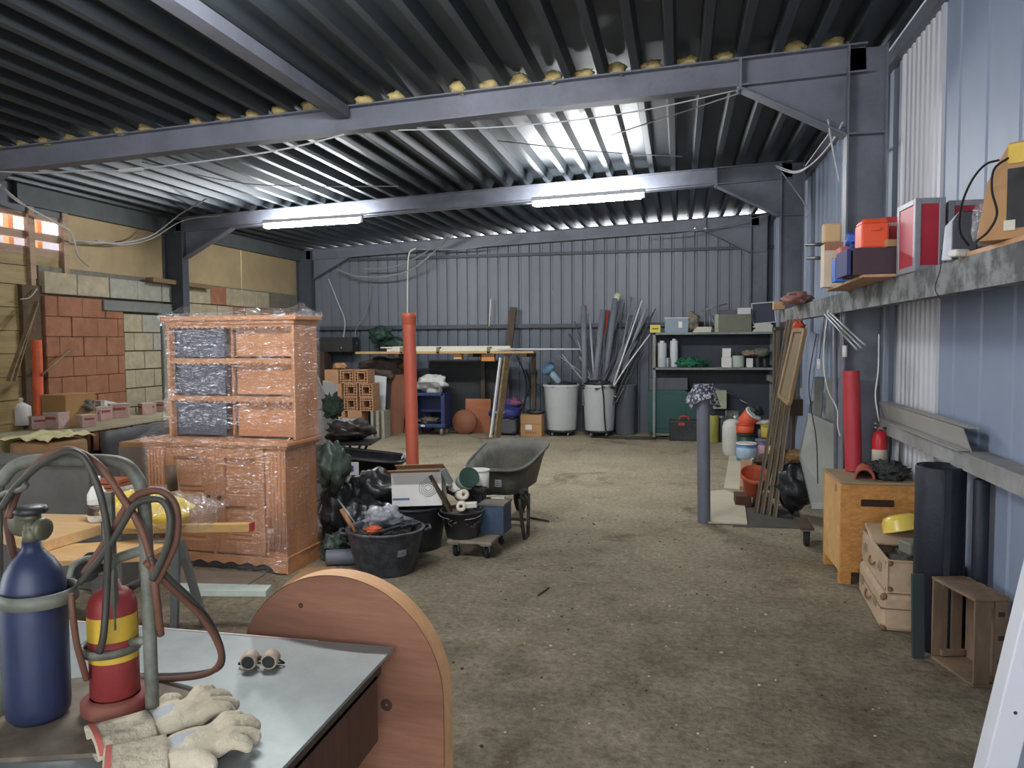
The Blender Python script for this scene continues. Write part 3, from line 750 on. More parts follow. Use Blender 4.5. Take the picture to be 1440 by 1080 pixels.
bx = thing('blue_box', 'blue metal box with a dusty lid on the right side of the dolly', 'box', (-1.375,5.70,.137), radians(-3))
MB().box((0,0,.11),(.19,.22,.22)).build('box_body', mat('dusty_blue_box', (66,84,108), rough=.6, var=.2, scale=12, c2=(52,60,72), amt=.5), bx, bevel=.004)
m = MB(); m.box((0,0,.227),(.205,.235,.02)); m.build('lid', mat('dusty_lid', (112,108,100), rough=.85, var=.15), bx, bevel=.004)
tag(MB().box((0,0,0),(.11,.05,.02)).build('white_bar', M_cream, None, (-1.375,5.79,.376), (0,0,.05)), 'pale flat bar lying on the lid of the blue box', 'bar')

# dark heap between cabinet and tubs
M_sack = mat('black_sack', (38,39,40), rough=.35, var=.3, scale=10, bump=.8, bs=14)
M_green = mat('dark_green_bag', (58,68,60), rough=.4, var=.3, scale=9, bump=.7, bs=16)
crumple('green_bag', at(468,655,Y=5.35), (.12,.14,.175), M_green, 'dark green plastic bag leaning at the right side of the wrapped cabinet', 'bag', 31, .28)
for k, (px, py, Y, r, lb) in enumerate(((522,690,5.75,(.22,.2,.16),'black sack under the shiny wheelbarrow tray, upper one'),(478,715,5.55,(.13,.2,.26),'black sack against the cabinet below the green bag'),(515,745,5.55,(.2,.2,.2),'black sack low behind the nearest mortar tub'))):
    p = at(px, py, Y=Y); p.z = max(p.z, r[2]*.92) if k else p.z
    crumple('black_sack', p, r, M_sack, lb, 'sack', 40+k, .28, 2.4, 'black sacks in the heap')
t = pipe('pipe_offcut', (-2.46,5.02,.06), (-2.18,5.12,.06), .055, M_greypvc, 'short grey pipe lying on the floor between cabinet and nearest tub', sock=False)
crumple('green_pack', at(470,768,Y=5.2), (.08,.12,.10), M_green, 'small dark green bundle above the short grey pipe', 'bundle', 51, .3)
# stripped black chair frame with a pale board behind the cabinet's right edge
ch = thing('black_stool', 'black folding stool frame heaped with dark stuff right behind the wrapped cabinet', 'stool', (-3.12,7.0,0), radians(10))
for k, (x, y) in enumerate(((-.2,-.2),(.2,-.2),(.2,.2),(-.2,.2))):
    MB().tube([(x,y,0),(-x*.6,y,.62)], .013, 8).build('leg', M_blkmetal, ch)
MB().box((0,0,.63),(.46,.46,.03)).build('seat', M_blackp, ch, bevel=.01)
crumple('dark_pile', (-3.16,7.0,.74), (.22,.2,.10), M_blkmetal, 'dark pile of straps on the black stool behind the cabinet', 'pile', 61, .4)
a0 = (-3.42,7.3,.55); 
def panel(name, pa, pb, w, t, m, label, cat='board', up=(0,0,1), group=None):
    a = Vector(pa); b = Vector(pb); mb = MB(); mb.bar((0,0,0), b-a, w, t, 0, up)
    return tag(mb.build(name, m, None, a, None, bevel=.002), label, cat, group)
M_gboard = mat('grey_board_panel', (142,142,140), rough=.8, var=.1, scale=3)
crumple('green_brush', at(468,572,Y=6.9), (.10,.07,.10), mat('dark_green_bristle', (56,70,60), rough=.9, var=.5, scale=40, bump=1, bs=60), 'dark green bristly bundle in front of the grey leaning panel', 'bundle', 71, .5, 5)
# ================================================================== foreground: welding table, gas cart
M_top = mat('scratched_sheet_steel', (142,148,146), rough=.42, metal=.35, var=.08, scale=4, c2=(112,118,116), amt=.5, s2=2.5)
M_darkwood = wood('dark_stained_wood', (92,62,48), (60,40,30), 'Z')
ZT = .86
tb = thing('welding_table', 'workbench with a scratched grey steel top in the left foreground', 'table', (-1.55,1.2,0))
x0, x1, y0, y1 = -2.3+1.55, -.672+1.55, .62-1.2, 1.725-1.2
MB().box(((x0+x1)/2,(y0+y1)/2,ZT-.004),(x1-x0,y1-y0,.008)).build('table_top', M_top, tb)
m = MB(); m.box(((x0+x1)/2,(y0+y1)/2,ZT-.034),(x1-x0-.05,y1-y0-.05,.05)); m.build('top_frame', M_dkwood, tb)
for x in (x0+.08, x1-.12):
    for y in (y0+.06, y1-.09): MB().box((x,y,(ZT-.06)/2),(.07,.07,ZT-.06)).build('leg', M_dkwood, tb, bevel=.004)
MB().box(((x0+x1)/2,y1-.09,.25),(x1-x0-.2,.03,.10)).build('stretcher', M_dkwood, tb)
MB().box((x1-.035,(y0+y1)/2+.0,ZT-.13),(.02,y1-y0-.1,.16)).build('apron', M_darkwood, tb)
m = MB(); m.add([(x0,y1+.001,ZT+.001),(x1-.2,y1+.001,ZT+.001),(x1-.2,y1-.006,ZT+.001),(x0,y1-.006,ZT+.001)],[(0,1,2,3)])
m.build('chalk_edge', mat('pale_pink_edge', (196,172,168), rough=.8), tb)
# rounded wooden board standing behind the table
M_slab = wood('redwood_slab', (136,94,74), (98,64,49), 'X', rough=.7, scale=12)
M_rim = wood('lit_edge_wood', (206,158,112), (184,134,90), 'X')  # same wood as the slab; light from above is put into this paler tone
sb = thing('rounded_board', 'thick reddish wooden board with a rounded top standing behind the steel table', 'board', (-.838,1.79,0), radians(-4))
RR = .286; zc = .728
out = [(-RR,0),(RR,0)]+[(RR*cos(a),zc+RR*sin(a)) for a in [pi*i/60 for i in range(61)]]
MB().prism(out, .058, 0, TR(0,.029,0) @ RX(pi/2)).build('slab', M_slab, sb)
rm = MB(); vs = []; fs = []
path = [(RR+.0015,.0)]+[((RR+.0015)*cos(a),zc+(RR+.0015)*sin(a)) for a in [pi*i/60 for i in range(61)]]+[(-RR-.0015,0)]
for x, z in path: vs += [(x,-.0285,z),(x,.0285,z)]
fs = [(2*i,2*i+1,2*i+3,2*i+2) for i in range(len(path)-1)]
rm.add(vs, fs, 0, True); rm.build('pale_edge_band', M_rim, sb)['label'] = 'edge of the board, top light put into its pale colour'
for x, z, r in ((.12,.83,.012),(.135,.70,.016),(-.1,.93,.007)):
    MB().lathe([(.0001,-.001),(r*.6,.0006),(r,.0)], 14, 0, TR(x,-.0295,z) @ RX(pi/2)).build('knot', mat('wood_knot', (66,44,34), rough=.8), sb)
cl = panel('pine_plank', (-.80,1.66,.0), (-.80,1.66,.80), .06, .03, wood('yellow_pine', (180,138,82), (160,116,64), 'Z'), 'yellow pine plank upright under the right corner of the steel table', 'plank', (1,0,0))
t = thing('perforated_strip', 'white perforated strip under the right edge of the steel table', 'strip', at(425,1070,Z=.74), 0, None, (radians(50),0,radians(10)))
m = MB(); n = 9
for i in range(n):
    for j in range(3):
        # small frames leave round-ish holes
        x = (j-1)*.018; y = (i-n/2)*.018
        for q in (-1,1): m.box((x+q*.0065,y,0),(.005,.018,.003)); m.box((x,y+q*.0065,0),(.018,.005,.003))
m.build('strip_sheet', M_white, t)

# gas welding set
gx, gy = -1.16, 1.27
cart = thing('gas_cylinder_cart', 'portable welding trolley of bent grey tube standing on the steel table', 'trolley', (gx,gy,ZT))
def L(p): return Vector(p)-Vector((gx,gy,ZT))
M_cart = mat('grey_green_tube_paint', (104,106,96), rough=.55, var=.3, scale=14, c2=(62,58,50), amt=.7)
M_tray = M_cart
rt = [L((-.993,1.27,.868)), L(at(207,800,Y=1.27)), L(at(202,705,Y=1.27)), L(at(190,668,Y=1.27)), L(at(165,650,Y=1.27)), L(at(100,647,Y=1.265)), L(at(35,650,Y=1.25)), L(at(6,672,Y=1.24)), L(at(-6,720,Y=1.237)), L((-1.315,1.237,.868))]
MB().tube(spline(rt, 8), .0125, 14).build('handle_frame', M_cart, cart)
pol = [(-.985,1.40),(-1.015,1.15),(-1.33,1.05),(-1.45,1.30),(-1.2,1.47)]
m = MB(); m.prism([(x-gx,y-gy) for x, y in pol], .008); m.build('base_plate', mat('dirty_plate', (116,104,88), rough=.8, var=.3, scale=12, c2=(66,62,58), amt=.6), cart)
m = MB(); m.bar(L(at(152,692,Y=1.28)), L(at(158,885,Y=1.27)), .022, .010, 0, (0,-1,0)); m.build('middle_post', M_cart, cart)
m = MB(); m.tube(spline([L(at(152,800,Y=1.27)), L(at(160,788,Y=1.27)), L(at(180,780,Y=1.27)), L(at(205,772,Y=1.27))],6), .010, 10); m.build('cross_bar', M_cart, cart)
def ring(px, py, Y, r, h, name, arc0=0, arc1=2*pi, tilt=0):
    c = L(at(px, py, Y=Y)); m = MB()
    m.lathe([(r,-h/2),(r+.006,-h/2),(r+.006,h/2),(r,h/2),(r,-h/2)], 36, 0, Matrix.Translation(c) @ RX(tilt), a0=arc0, a1=arc1)
    return m.build(name, M_cart, cart)
ring(56, 836, 1.24, .061, .026, 'bottle_clamp')
ring(156, 908, 1.30, .049, .016, 'bottle_clamp')
m = MB(); m.tube(spline([L(at(98,812,Y=1.22)), L(at(104,795,Y=1.23)), L(at(125,785,Y=1.26)), L(at(150,790,Y=1.27))],6), .006, 8); m.build('clamp_bar', M_cart, cart)
m = MB(); m.tube([L(at(185,903,Y=1.28)), L(at(206,900,Y=1.27))], .008, 8); m.build('clamp_bar', M_cart, cart)
m = MB(); m.tube(spline([L(at(-4,700,Y=1.23)), L(at(10,692,Y=1.22)), L(at(30,688,Y=1.2)), L(at(38,680,Y=1.2))],6), .006, 8); m.build('hose_hook', M_cart, cart)

M_blueb = mat('blue_bottle_paint', (42,50,78), rough=.4, var=.2, scale=8, c2=(32,37,54), amt=.4)
M_bronze = mat('dull_brass', (96,94,78), rough=.5, metal=.4, var=.2, scale=20)
b1 = thing('oxygen_cylinder', 'dark blue gas cylinder with a domed shoulder and valve, left one in the trolley', 'gas cylinder', (-1.228,1.243,ZT+.009))
R1 = .0575
MB().lathe([(.046,0),(R1*.97,.012),(R1,.03),(R1,.245),(R1*.98,.265),(R1*.86,.292),(R1*.66,.312),(R1*.45,.325),(.018,.335),(.0165,.35),(.0001,.35)], 40).build('cylinder_body', M_blueb, b1)
v = MB(); v.lathe([(.015,.345),(.016,.37),(.013,.372),(.013,.392),(.018,.394),(.018,.402),(.0001,.402)], 16); v.tube([(0,0,.378),(.03,-.012,.378)], .009, 12); v.tube([(0,0,.378),(-.02,.012,.378)], .008, 10)
vo = v.build('valve', M_bronze, b1)
MB().lathe([(.0001,0),(.018,.0),(.022,.004),(.022,.012),(.018,.016),(.0001,.016)], 16, 0, TR(.030,-.012,.378) @ RY(pi/2)).build('outlet_cap', M_bronze, vo)
hw = MB(); hw.lathe([(.0001,.400),(.014,.402)]+[(.028,.404),(.031,.410),(.028,.417),(.014,.42),(.0001,.42)], 20); hw.build('hand_wheel', M_blackp, vo)
rg = MB(); rg.lathe([(.0001,-.012),(.025,-.012),(.027,-.006),(.027,.010),(.025,.014),(.0001,.012)], 20, 0, TR(-.045,.028,.378) @ RX(pi/2)); rg.build('regulator', M_bronze, b1)
M_redb = mat('red_bottle_paint', (128,48,48), rough=.5, var=.15, scale=10, c2=(112,36,40), amt=.4)
M_yel = mat('yellow_label', (184,152,50), rough=.6, var=.12, scale=10, c2=(150,124,44), amt=.4)
b2 = thing('acetylene_cylinder', 'small red gas cylinder with yellow label bands, right one in the trolley', 'gas cylinder', (-1.100,1.300,ZT+.009))
R2 = .0455
MB().lathe([(.060,0),(.063,.006),(.063,.024),(.058,.030),(.046,.032)], 36).build('foot_ring', mat('dusty_red_foot', (120,52,48), rough=.75, var=.2, scale=14, c2=(140,112,92), amt=.4), b2)
MB().lathe([(R2*.9,.03),(R2,.036),(R2,.205),(R2*.98,.217),(R2*.88,.231),(R2*.65,.242),(.018,.247),(.014,.262),(.0001,.262)], 36).build('cylinder_body', M_redb, b2)
for z0, z1 in ((.108,.135),(.150,.198)):
    MB().lathe([(R2+.0012,z0),(R2+.0012,z1)], 30, 0, None, a0=radians(140), a1=radians(378)).build('label_band', M_yel, b2)
v = MB(); v.lathe([(.012,.26),(.012,.285),(.0001,.285)], 12); v.tube([(0,0,.275),(-.035,-.006,.28)], .008, 10); vo = v.build('valve', M_bronze, b2)
MB().lathe([(.0001,-.012),(.024,-.012),(.026,0),(.024,.012),(.0001,.012)], 20, 0, TR(-.045,-.01,.285) @ RX(pi/2)).build('gauge', M_blackp, b2)
MB().lathe([(.0001,-.012),(.02,-.012),(.022,0),(.02,.012),(.0001,.012)], 20, 0, TR(-.02,-.022,.302) @ RX(pi/2.6)).build('gauge', M_blackp, b2)
# hoses
M_hr = mat('red_brown_hose', (96,64,50), rough=.6, var=.2, scale=10)
M_hd = mat('dark_hose', (58,56,50), rough=.5, var=.2, scale=10)
def hose(label, pts, m, r=.0062, name='gas_hose', cat='hose', group='welding hoses'):
    P = [at(a, b, Y=Y) for a, b, Y in pts]; c = P[0]
    mb = MB(); mb.tube(spline([p-c for p in P], 7), r, 10)
    return tag(mb.build(name, m, None, c), label, cat, group)
hose('red-brown hose arching over the top of the trolley handle', [(12,728,1.22),(25,690,1.225),(45,660,1.225),(75,637,1.235),(105,634,1.24),(140,655,1.24),(172,700,1.24),(198,742,1.24),(213,790,1.245),(221,850,1.25),(226,892,1.28)], M_hr, .0072)
hose('dark hose arching over the handle and down the middle post', [(2,715,1.20),(22,685,1.205),(55,655,1.21),(92,636,1.215),(116,642,1.215),(135,678,1.22),(146,715,1.225),(152,760,1.23),(150,830,1.24),(146,890,1.235),(140,918,1.235)], M_hd, .0066)
hose('brown hose looping up on the right of the trolley handle', [(118,806,1.245),(138,778,1.25),(160,744,1.25),(182,706,1.25),(204,692,1.25),(230,692,1.25),(248,716,1.25),(247,760,1.25),(232,795,1.25),(216,826,1.25)], M_hr, .0072)
hose('dark hose looping lower beside the brown loop on the right of the handle', [(112,820,1.23),(140,786,1.232),(166,748,1.232),(188,712,1.232),(207,703,1.233),(228,704,1.233),(239,725,1.233),(237,760,1.233),(226,790,1.235),(214,815,1.235)], M_hd, .0066)
hose('brown hose drooping outermost onto the steel table top', [(205,790,1.235),(232,818,1.27),(262,846,1.32),(287,872,1.36),(305,902,1.395),(311,925,1.41),(301,942,1.42),(276,951,1.42),(235,955,1.43),(195,955,1.44)], M_hr, .0066)
hose('dark hose drooping just inside the brown one onto the table top', [(210,782,1.24),(240,815,1.28),(268,842,1.33),(292,870,1.38),(308,902,1.42),(313,926,1.43),(306,940,1.435),(282,947,1.44),(240,950,1.45),(196,950,1.46)], M_hd, .0062)
hose('dark hose bundle curving behind the red cylinder', [(100,835,1.21),(103,870,1.21),(108,905,1.22),(116,935,1.235),(122,955,1.25)], M_hr, .006)
hose('dark hose slanting across behind the middle post', [(160,838,1.33),(180,828,1.34),(200,818,1.34),(225,812,1.34)], M_hd, .009)
hose('brown hose hanging at the far left behind the blue cylinder', [(8,690,1.30),(10,730,1.30),(18,775,1.30),(30,810,1.31),(40,840,1.31)], M_hr, .008)
# welding goggles
g = thing('welding_goggles', 'pair of welding goggles with round cups lying on the steel table', 'goggles', at(366,940,Z=ZT)+Vector((0,0,.001)), radians(15)); g.scale = (.82,.82,.82)
for s in (-1,1):
    m = MB(); m.lathe([(.0225,-.02),(.024,-.018),(.0235,.012),(.020,.02),(.0175,.02),(.0195,.0),(.0001,-.004)], 24, 0, TR(s*.028,0,.0235) @ RX(pi/2) @ RX(0)); cup = m.build('eye_cup', mat('dusty_goggle_shell', (170,152,134), rough=.6, var=.2, scale=30), g)
    MB().lathe([(.0001,0),(.0178,0)], 20, 0, TR(s*.028,-.0165,.0235) @ RX(pi/2)).build('lens', mat('dark_lens', (28,30,30), rough=.1, spec=.6), cup)
MB().box((0,0,.028),(.014,.012,.008)).build('nose_bridge', M_rubber, g)
for s in (-1,1):
    MB().tube(spline([(s*.05,.005,.02),(s*.062,.012,.008),(s*.05,.02,.004),(0,.026,.004)],6), .003, 6).build('strap', M_rubber, g)
# gloves
M_glove = mat('cream_work_leather', (196,186,164), rough=.9, var=.12, scale=22, c2=(168,156,134), amt=.5, bump=.5, bs=60)
M_glove2 = mat('grey_glove_fabric', (170,172,178), rough=.95, var=.1, scale=30, bump=.3)
M_stripe = mat('red_cuff_stripe', (186,96,88), rough=.9)
def glove(loc, rz, label, mirror=1, seed=0):
    """work glove lying flat: cuff towards -y, fingers towards +y"""
    g = thing('work_glove', label, 'glove', loc, rz, 'work gloves on the steel table')
    m = MB()
    m.blob((0,.04,.021), (.056,.062,.021), .10, 2, 22, 0, seed)
    for k, (x, a, ln, r) in enumerate(((-.041,.26,.062,.0145),(-.015,.08,.080,.0155),(.013,-.06,.076,.0155),(.038,-.2,.058,.014))):
        x *= mirror; a *= mirror
        p = Vector((x,.075,.022)); d = Vector((-sin(a),cos(a),0)); z = .004*((k+seed) % 3)
        m.tube([p-d*.02, p, p+d*ln*.35+Vector((0,0,.010+z)), p+d*ln*.72+Vector((0,0,.004+z)), p+d*ln*.93+Vector((0,0,-.003)), p+d*ln+Vector((0,0,-.005))], [r*.95,r,r*1.08,r,r*.82,r*.35], 12)
    p = Vector((mirror*.045,.02,.020)); d = Vector((mirror*.62,.78,0))
    m.tube([p-d*.025, p, p+d*.028+Vector((0,0,.008)), p+d*.052, p+d*.064], [.017,.018,.0175,.0145,.006], 12)
    o = m.build('glove_hand', M_glove, g)
    k = o.modifiers.new('rm', 'REMESH'); k.mode = 'VOXEL'; k.voxel_size = .0035; k.use_smooth_shade = True
    k = o.modifiers.new('sm', 'SMOOTH'); k.iterations = 5; k.factor = .5
    c = MB(); 
    def cuff(u, v):
        a = 2*pi*u; w = .052+.018*v; return (w*cos(a), -.005-.10*v, .020+(.019+.002*sin(6*a+seed))*sin(a)*(1-.25*v)-.003*v)
    c.grid(32, 8, cuff); c.build('cuff', M_glove, g, solid=.0025)
    s = MB()
    def st(u, v):
        a = 2*pi*u; w = .068; return (w*cos(a)*1.02, -.092-.010*v, .018+.017*sin(a)*1.05)
    s.grid(32, 2, st); s.build('cuff_stripe', M_stripe, g)
    b = MB(); b.grid(8, 6, lambda u, v: ((u-.5)*.07, .0+.055*v, .0445+.003*sin(u*9)-.028*(u-.5)**2*4-.006*(v-.5)**2*4)); b.build('back_patch', M_glove2, g, solid=.002)
    return g
glove(at(243,1068,Z=ZT)+Vector((0.005,-.012,.002)), radians(-52), 'cream work glove with a grey back, the nearer of the pair', 1, 1)
glove(at(205,1042,Z=ZT)+Vector((0,.022,.002)), radians(-40), 'cream work glove lying farther back, next to the base plate of the trolley', -1, 2)

# trestle with boards and the yellow bag, further back on the left
M_pine = wood('raw_pine', (206,168,120), (184,142,94), 'X')
M_pinet = wood('raw_pine_slab', (214,180,132), (190,150,104), 'X')
YS = 3.35
tr = thing('metal_trestle', 'galvanised folding trestle carrying boards behind the gas cylinders', 'trestle', (-2.62,YS+.25,0))
def LT(p): return Vector(p)-Vector((-2.62,YS+.25,0))
for k, (a, b) in enumerate((((248,757,YS+.15),(245,885,YS+.33)),((252,757,YS+.15),(288,880,YS+.45)),((62,770,YS+.1),(40,915,YS+.0)),((66,770,YS+.1),(92,905,YS+.1)))):
    p = at(a[0],a[1],Y=a[2]); q = at(b[0],b[1],Z=0); MB().bar(LT(p), LT(q), .045, .02, 0, (0,1,0)).build('leg', M_galv, tr)
p = at(62,772,Y=YS+.1); q = at(252,762,Y=YS+.15); MB().bar(LT(p), LT(q), .05, .04).build('top_rail', M_galv, tr)
zt = at(150,772,Y=YS+.1).z+.02
def pboard(name, pts, z, t, m, label, cat='board'):
    P = [at(x, y, Z=z+t) for x, y in pts]; c = sum(P, Vector())/len(P)
    mb = MB(); mb.prism([(p.x-c.x, p.y-c.y) for p in P], t)
    return tag(mb.build(name, m, None, (c.x, c.y, z), bevel=.003), label, cat)
zb = zt+.03
pboard('pine_board', [(20,792),(198,782),(252,757),(60,766)], zt, .028, M_pine, 'lower pine board lying on the trestle')
pboard('pine_slab', [(55,763),(142,738),(140,724),(-40,720),(-40,740)], zt+.03, .055, M_pinet, 'thick pale pine slab on the trestle behind the blue cylinder')
pp = panel('timber_beam', at(175,744,Y=3.55), at(352,741,Y=3.72), .05, .042, wood('beam_pine', (196,158,100), (168,128,76), 'X'), 'pine beam with a red-painted end on the trestle, pointing right', 'beam')
q = at(353,741,Y=3.725); e = MB(); e.box((0,0,0),(.012,.054,.046)); e.build('red_end', mat('red_end_paint', (184,70,62), rough=.7), pp, loc=Vector(q)-pp.location)
bg_ = thing('yellow_bag', 'yellow sack wrapped in clear plastic lying on the trestle boards', 'bag', at(208,722,Y=3.5)-Vector((0,0,.0)), radians(4))
m = MB(); m.blob((.0,0,.02), (.26,.10,.095), .2, 2, 26, 0, 4); m.build('sack', mat('yellow_sack', (214,184,48), rough=.6, var=.2, scale=9, c2=(190,160,60), amt=.5, bump=.5, bs=20), bg_)
m = MB(); m.blob((.06,0,.025), (.33,.12,.105), .34, 3, 34, 0, 9); m.build('film_wrap', film('bag_film', base=.13, peak=.6, sc=(9,9,9)), bg_)
stick('file_handle', at(243,690,Y=3.45), at(240,655,Y=3.45), .026, M_dkwood, 'dark upright wooden handle standing behind the yellow bag', 'handle')
tag(MB().box((0,0,0),(.14,.10,.012)).build('tin_lid', M_galv, None, at(175,700,Y=3.6), (.2,.1,.3), bevel=.003), 'flat metal piece on top of the yellow bag at its left end', 'metal piece')
for k, (px, py, lb) in enumerate(((176,688,'upper'),(180,702,'lower'))):
    stick('rolled_tube', at(px-14,py+3,Y=3.7), at(px+22,py-5,Y=3.6), .017, mat('grey_tube', (150,146,138), rough=.6), f'pale grey tube lying above the left end of the yellow bag, the {lb} of two', 'tube', 'pale tubes by the yellow bag')
# dark grey crate behind, brick pack, bottle
M_dkgrey = mat('dusty_dark_grey_sheet', (98,96,92), rough=.85, var=.12, scale=5, c2=(80,78,74), amt=.5)
t = thing('grey_cabinet', 'big dusty dark grey box standing behind the trestle on the left', 'box', (-4.20,4.35,0), radians(3))
MB().box((0,0,.405),(.95,.3,.81)).build('box_body', M_dkgrey, t, bevel=.01)
MB().box((0,0,.825),(.98,.33,.03)).build('box_lid', M_dkgrey, t, bevel=.006)
MB().box((-.21,-.157,.45),(.012,.012,.76)).build('seam', M_galv, t)
t = thing('brown_grey_box', 'brown and grey cardboard box just left of the wrapped cabinet', 'box', at(192,720,Z=0)+Vector((0,.12,0)), radians(-3))
p = t.location; MB().box((0,0,.31),(.30,.3,.62)).build('box_wall', mat('grey_card', (140,128,118), rough=.85, var=.1), t, bevel=.004)
MB().box((0,0,.645),(.29,.29,.05)).build('box_flap', M_card, t, bevel=.004)
t = thing('brick_pack', 'stack of thin red tiles seen through the trolley handle', 'tile stack', at(158,690,Y=4.25)-Vector((0,0,.16)), radians(10))
for k in range(9): MB().box((0,0,.012+k*.027),(.17,.14,.020)).build('tile', mat('red_tile', (168,96,66), rough=.85, var=.15), t)
MB().box((0,0,-.25),(.2,.2,.50)).build('stand', M_dkgrey, t)
t = thing('white_bottle', 'white plastic bottle with a dark label beside the red tiles', 'bottle', at(138,733,Z=zt+.086))
MB().lathe([(.04,0),(.05,.01),(.05,.15),(.03,.19),(.018,.20),(.018,.23),(.0001,.23)], 24).build('bottle_body', M_white, t)
MB().lathe([(.0512,.04),(.0512,.10)], 24).build('bottle_label', mat('dark_label', (70,52,52), rough=.7), t)
MB().lathe([(.02,.225),(.02,.25),(.0001,.25)], 16).build('bottle_cap', M_paper, t)

# ---- table along the left wall with cartons
lt = thing('folding_table', 'long folding table with black legs along the brick wall', 'table', (-6.32,8.6,0))
def LL(p): return Vector(p)-Vector((-6.32,8.6,0))
M_ltop = mat('dusty_table_top', (168,160,134), rough=.85, var=.15, scale=5, c2=(130,122,104), amt=.5)
ytab0, ytab1 = 5.6, 11.6
MB().box((0,(ytab0+ytab1)/2-8.6,.70),(.62,ytab1-ytab0,.035)).build('table_top', M_ltop, lt, bevel=.004)
for y in (6.0, 7.55, 9.2, 11.2):
    for x in (-.26,.27): MB().tube([(x,y-8.6,0),(x,y-8.6,.69)], .016, 8).build('leg', M_blkmetal, lt)
    MB().tube([(.27,y-8.6,.25),(.27,y-8.6+.55,.66)], .011, 8).build('brace', M_blkmetal, lt)
M_pink = mat('pale_pink_carton', (186,160,150), rough=.85, var=.15, scale=12, c2=(150,104,96), amt=.45, s2=10)
R = random.Random(5)
spots = [(58,590),(72,596),(86,584),(100,592),(112,588),(122,598),(95,575),(108,573),(66,578),(80,600),(118,578),(10,600),(18,588),(6,582),(28,596)]
names = ['far left front','far left middle','left of the row','fourth','beside the cream rag','rightmost front','upper row left','upper row middle','back left','front by the rag','upper row right','at the picture edge, front','at the picture edge, middle','at the picture edge, back','at the picture edge, inner']
base = None
for k, (px, py) in enumerate(spots):
    p = at(px, py+2, Z=.72)
    p.x = min(max(p.x, XL+.47), -6.09)
    lay = 0
    if base is None:
        base = thing('small_carton', f'small pale carton with red print on the wall table', 'carton', (0,0,0), 0, 'small cartons on the wall table')
        MB().box((0,0,.055),(.13,.10,.11)).build('carton_body', M_pink, base, bevel=.003)
        m = MB(); m.box((0,-.0515,.075),(.09,.002,.02)); m.build('carton_print', mat('faded_red_print', (150,70,66), rough=.8), base)
        MB().box((0,0,.112),(.136,.106,.006)).build('carton_lid', mat('pale_lid', (196,184,176), rough=.85), base)
        o = base
    else: o = dup(base)
    o.location = (p.x, p.y, .72+lay*.118); o.rotation_euler = (0,0,R.uniform(-.6,1.4)); s = R.uniform(1.1,1.5); o.scale = (s,s,s)
t = thing('carton', 'larger pale carton at the right end of the small cartons on the wall table', 'carton', at(128,588,Z=.72), .5)
MB().box((0,0,.10),(.26,.2,.2)).build('carton_body', mat('pale_grey_carton', (168,156,140), rough=.85, var=.1), t, bevel=.004)
MB().box((0,0,.204),(.27,.21,.008)).build('carton_lid', M_pink, t)
t = thing('carton', 'open white carton tilted at the right end of the wall table', 'carton', at(150,582,Z=.74)+Vector((0,0,.05)), 0, None, (radians(35),radians(15),radians(30)))
MB().box((0,0,.04),(.18,.14,.07)).build('carton_body', M_paper, t, bevel=.003); MB().box((0,0,.08),(.185,.145,.006)).build('carton_lid', M_paper, t)
t = thing('white_canister', 'pale canister standing among the cartons at the far left', 'canister', at(30,598,Z=.72))
MB().lathe([(.09,0),(.1,.01),(.1,.2),(.06,.24),(.03,.25),(.03,.28),(.0001,.28)], 24).build('canister_body', M_white, t); MB().lathe([(.034,.27),(.034,.30),(.0001,.30)], 16).build('canister_cap', M_paper, t)
t = thing('cardboard_box', 'wide brown cardboard box against the red bricks on the wall table', 'box', (-6.44,wy(70)-.30,.72), 0)
MB().box((0,0,.17),(.30,.42,.34)).build('box_wall', mat('tan_cardboard', (156,120,76), rough=.9, var=.08), t, bevel=.005); MB().box((0,0,.343),(.31,.43,.006)).build('box_flap', M_card, t)
crumple('grey_tool', at(112,570,Y=7.2), (.16,.14,.08), mat('oily_tools', (92,86,78), rough=.7, var=.4, scale=20, bump=.6), 'dark oily tool bundle on top of the cartons by the wall', 'tools', 81, .4)
t = thing('stump_bucket', 'white and brown drum under the cream rag before the wall table', 'drum', at(60,640,Y=5.6)*Vector((1,1,0)) if False else Vector((at(70,640,Y=5.3).x,5.3,0)))
MB().lathe([(.24,0),(.26,.02),(.25,.66),(.0001,.66)], 32).build('drum_body', mat('pale_drum', (178,170,152), rough=.8, var=.12, scale=6), t)
MB().lathe([(.255,.62),(.275,.64),(.27,.80),(.25,.82),(.0001,.82)], 32).build('drum_top', mat('brown_drum_top', (142,108,74), rough=.85, var=.15, scale=8), t)
q = t.location
m = MB()
def ragf(u, v):
    x = (u-.66)*.66; y = (v-.5)*.5; rr = sqrt(x*x+y*y); 
    fall = max(0, -x-.23)*1.5+max(0, rr-.30)*.8
    return (x, y, .858-fall+.028*NZ.noise(Vector((u*9,v*6,1)))+.02*sin(u*26+v*5)*(1 if u < .4 else .4))
m.grid(44, 24, ragf); o = m.build('cream_rag', mat('cream_rag', (206,196,148), rough=.95, var=.1, scale=14, bump=.3), None, q, solid=.008); tag(o, 'cream cloth draped over the drum in front of the wall table', 'rag')
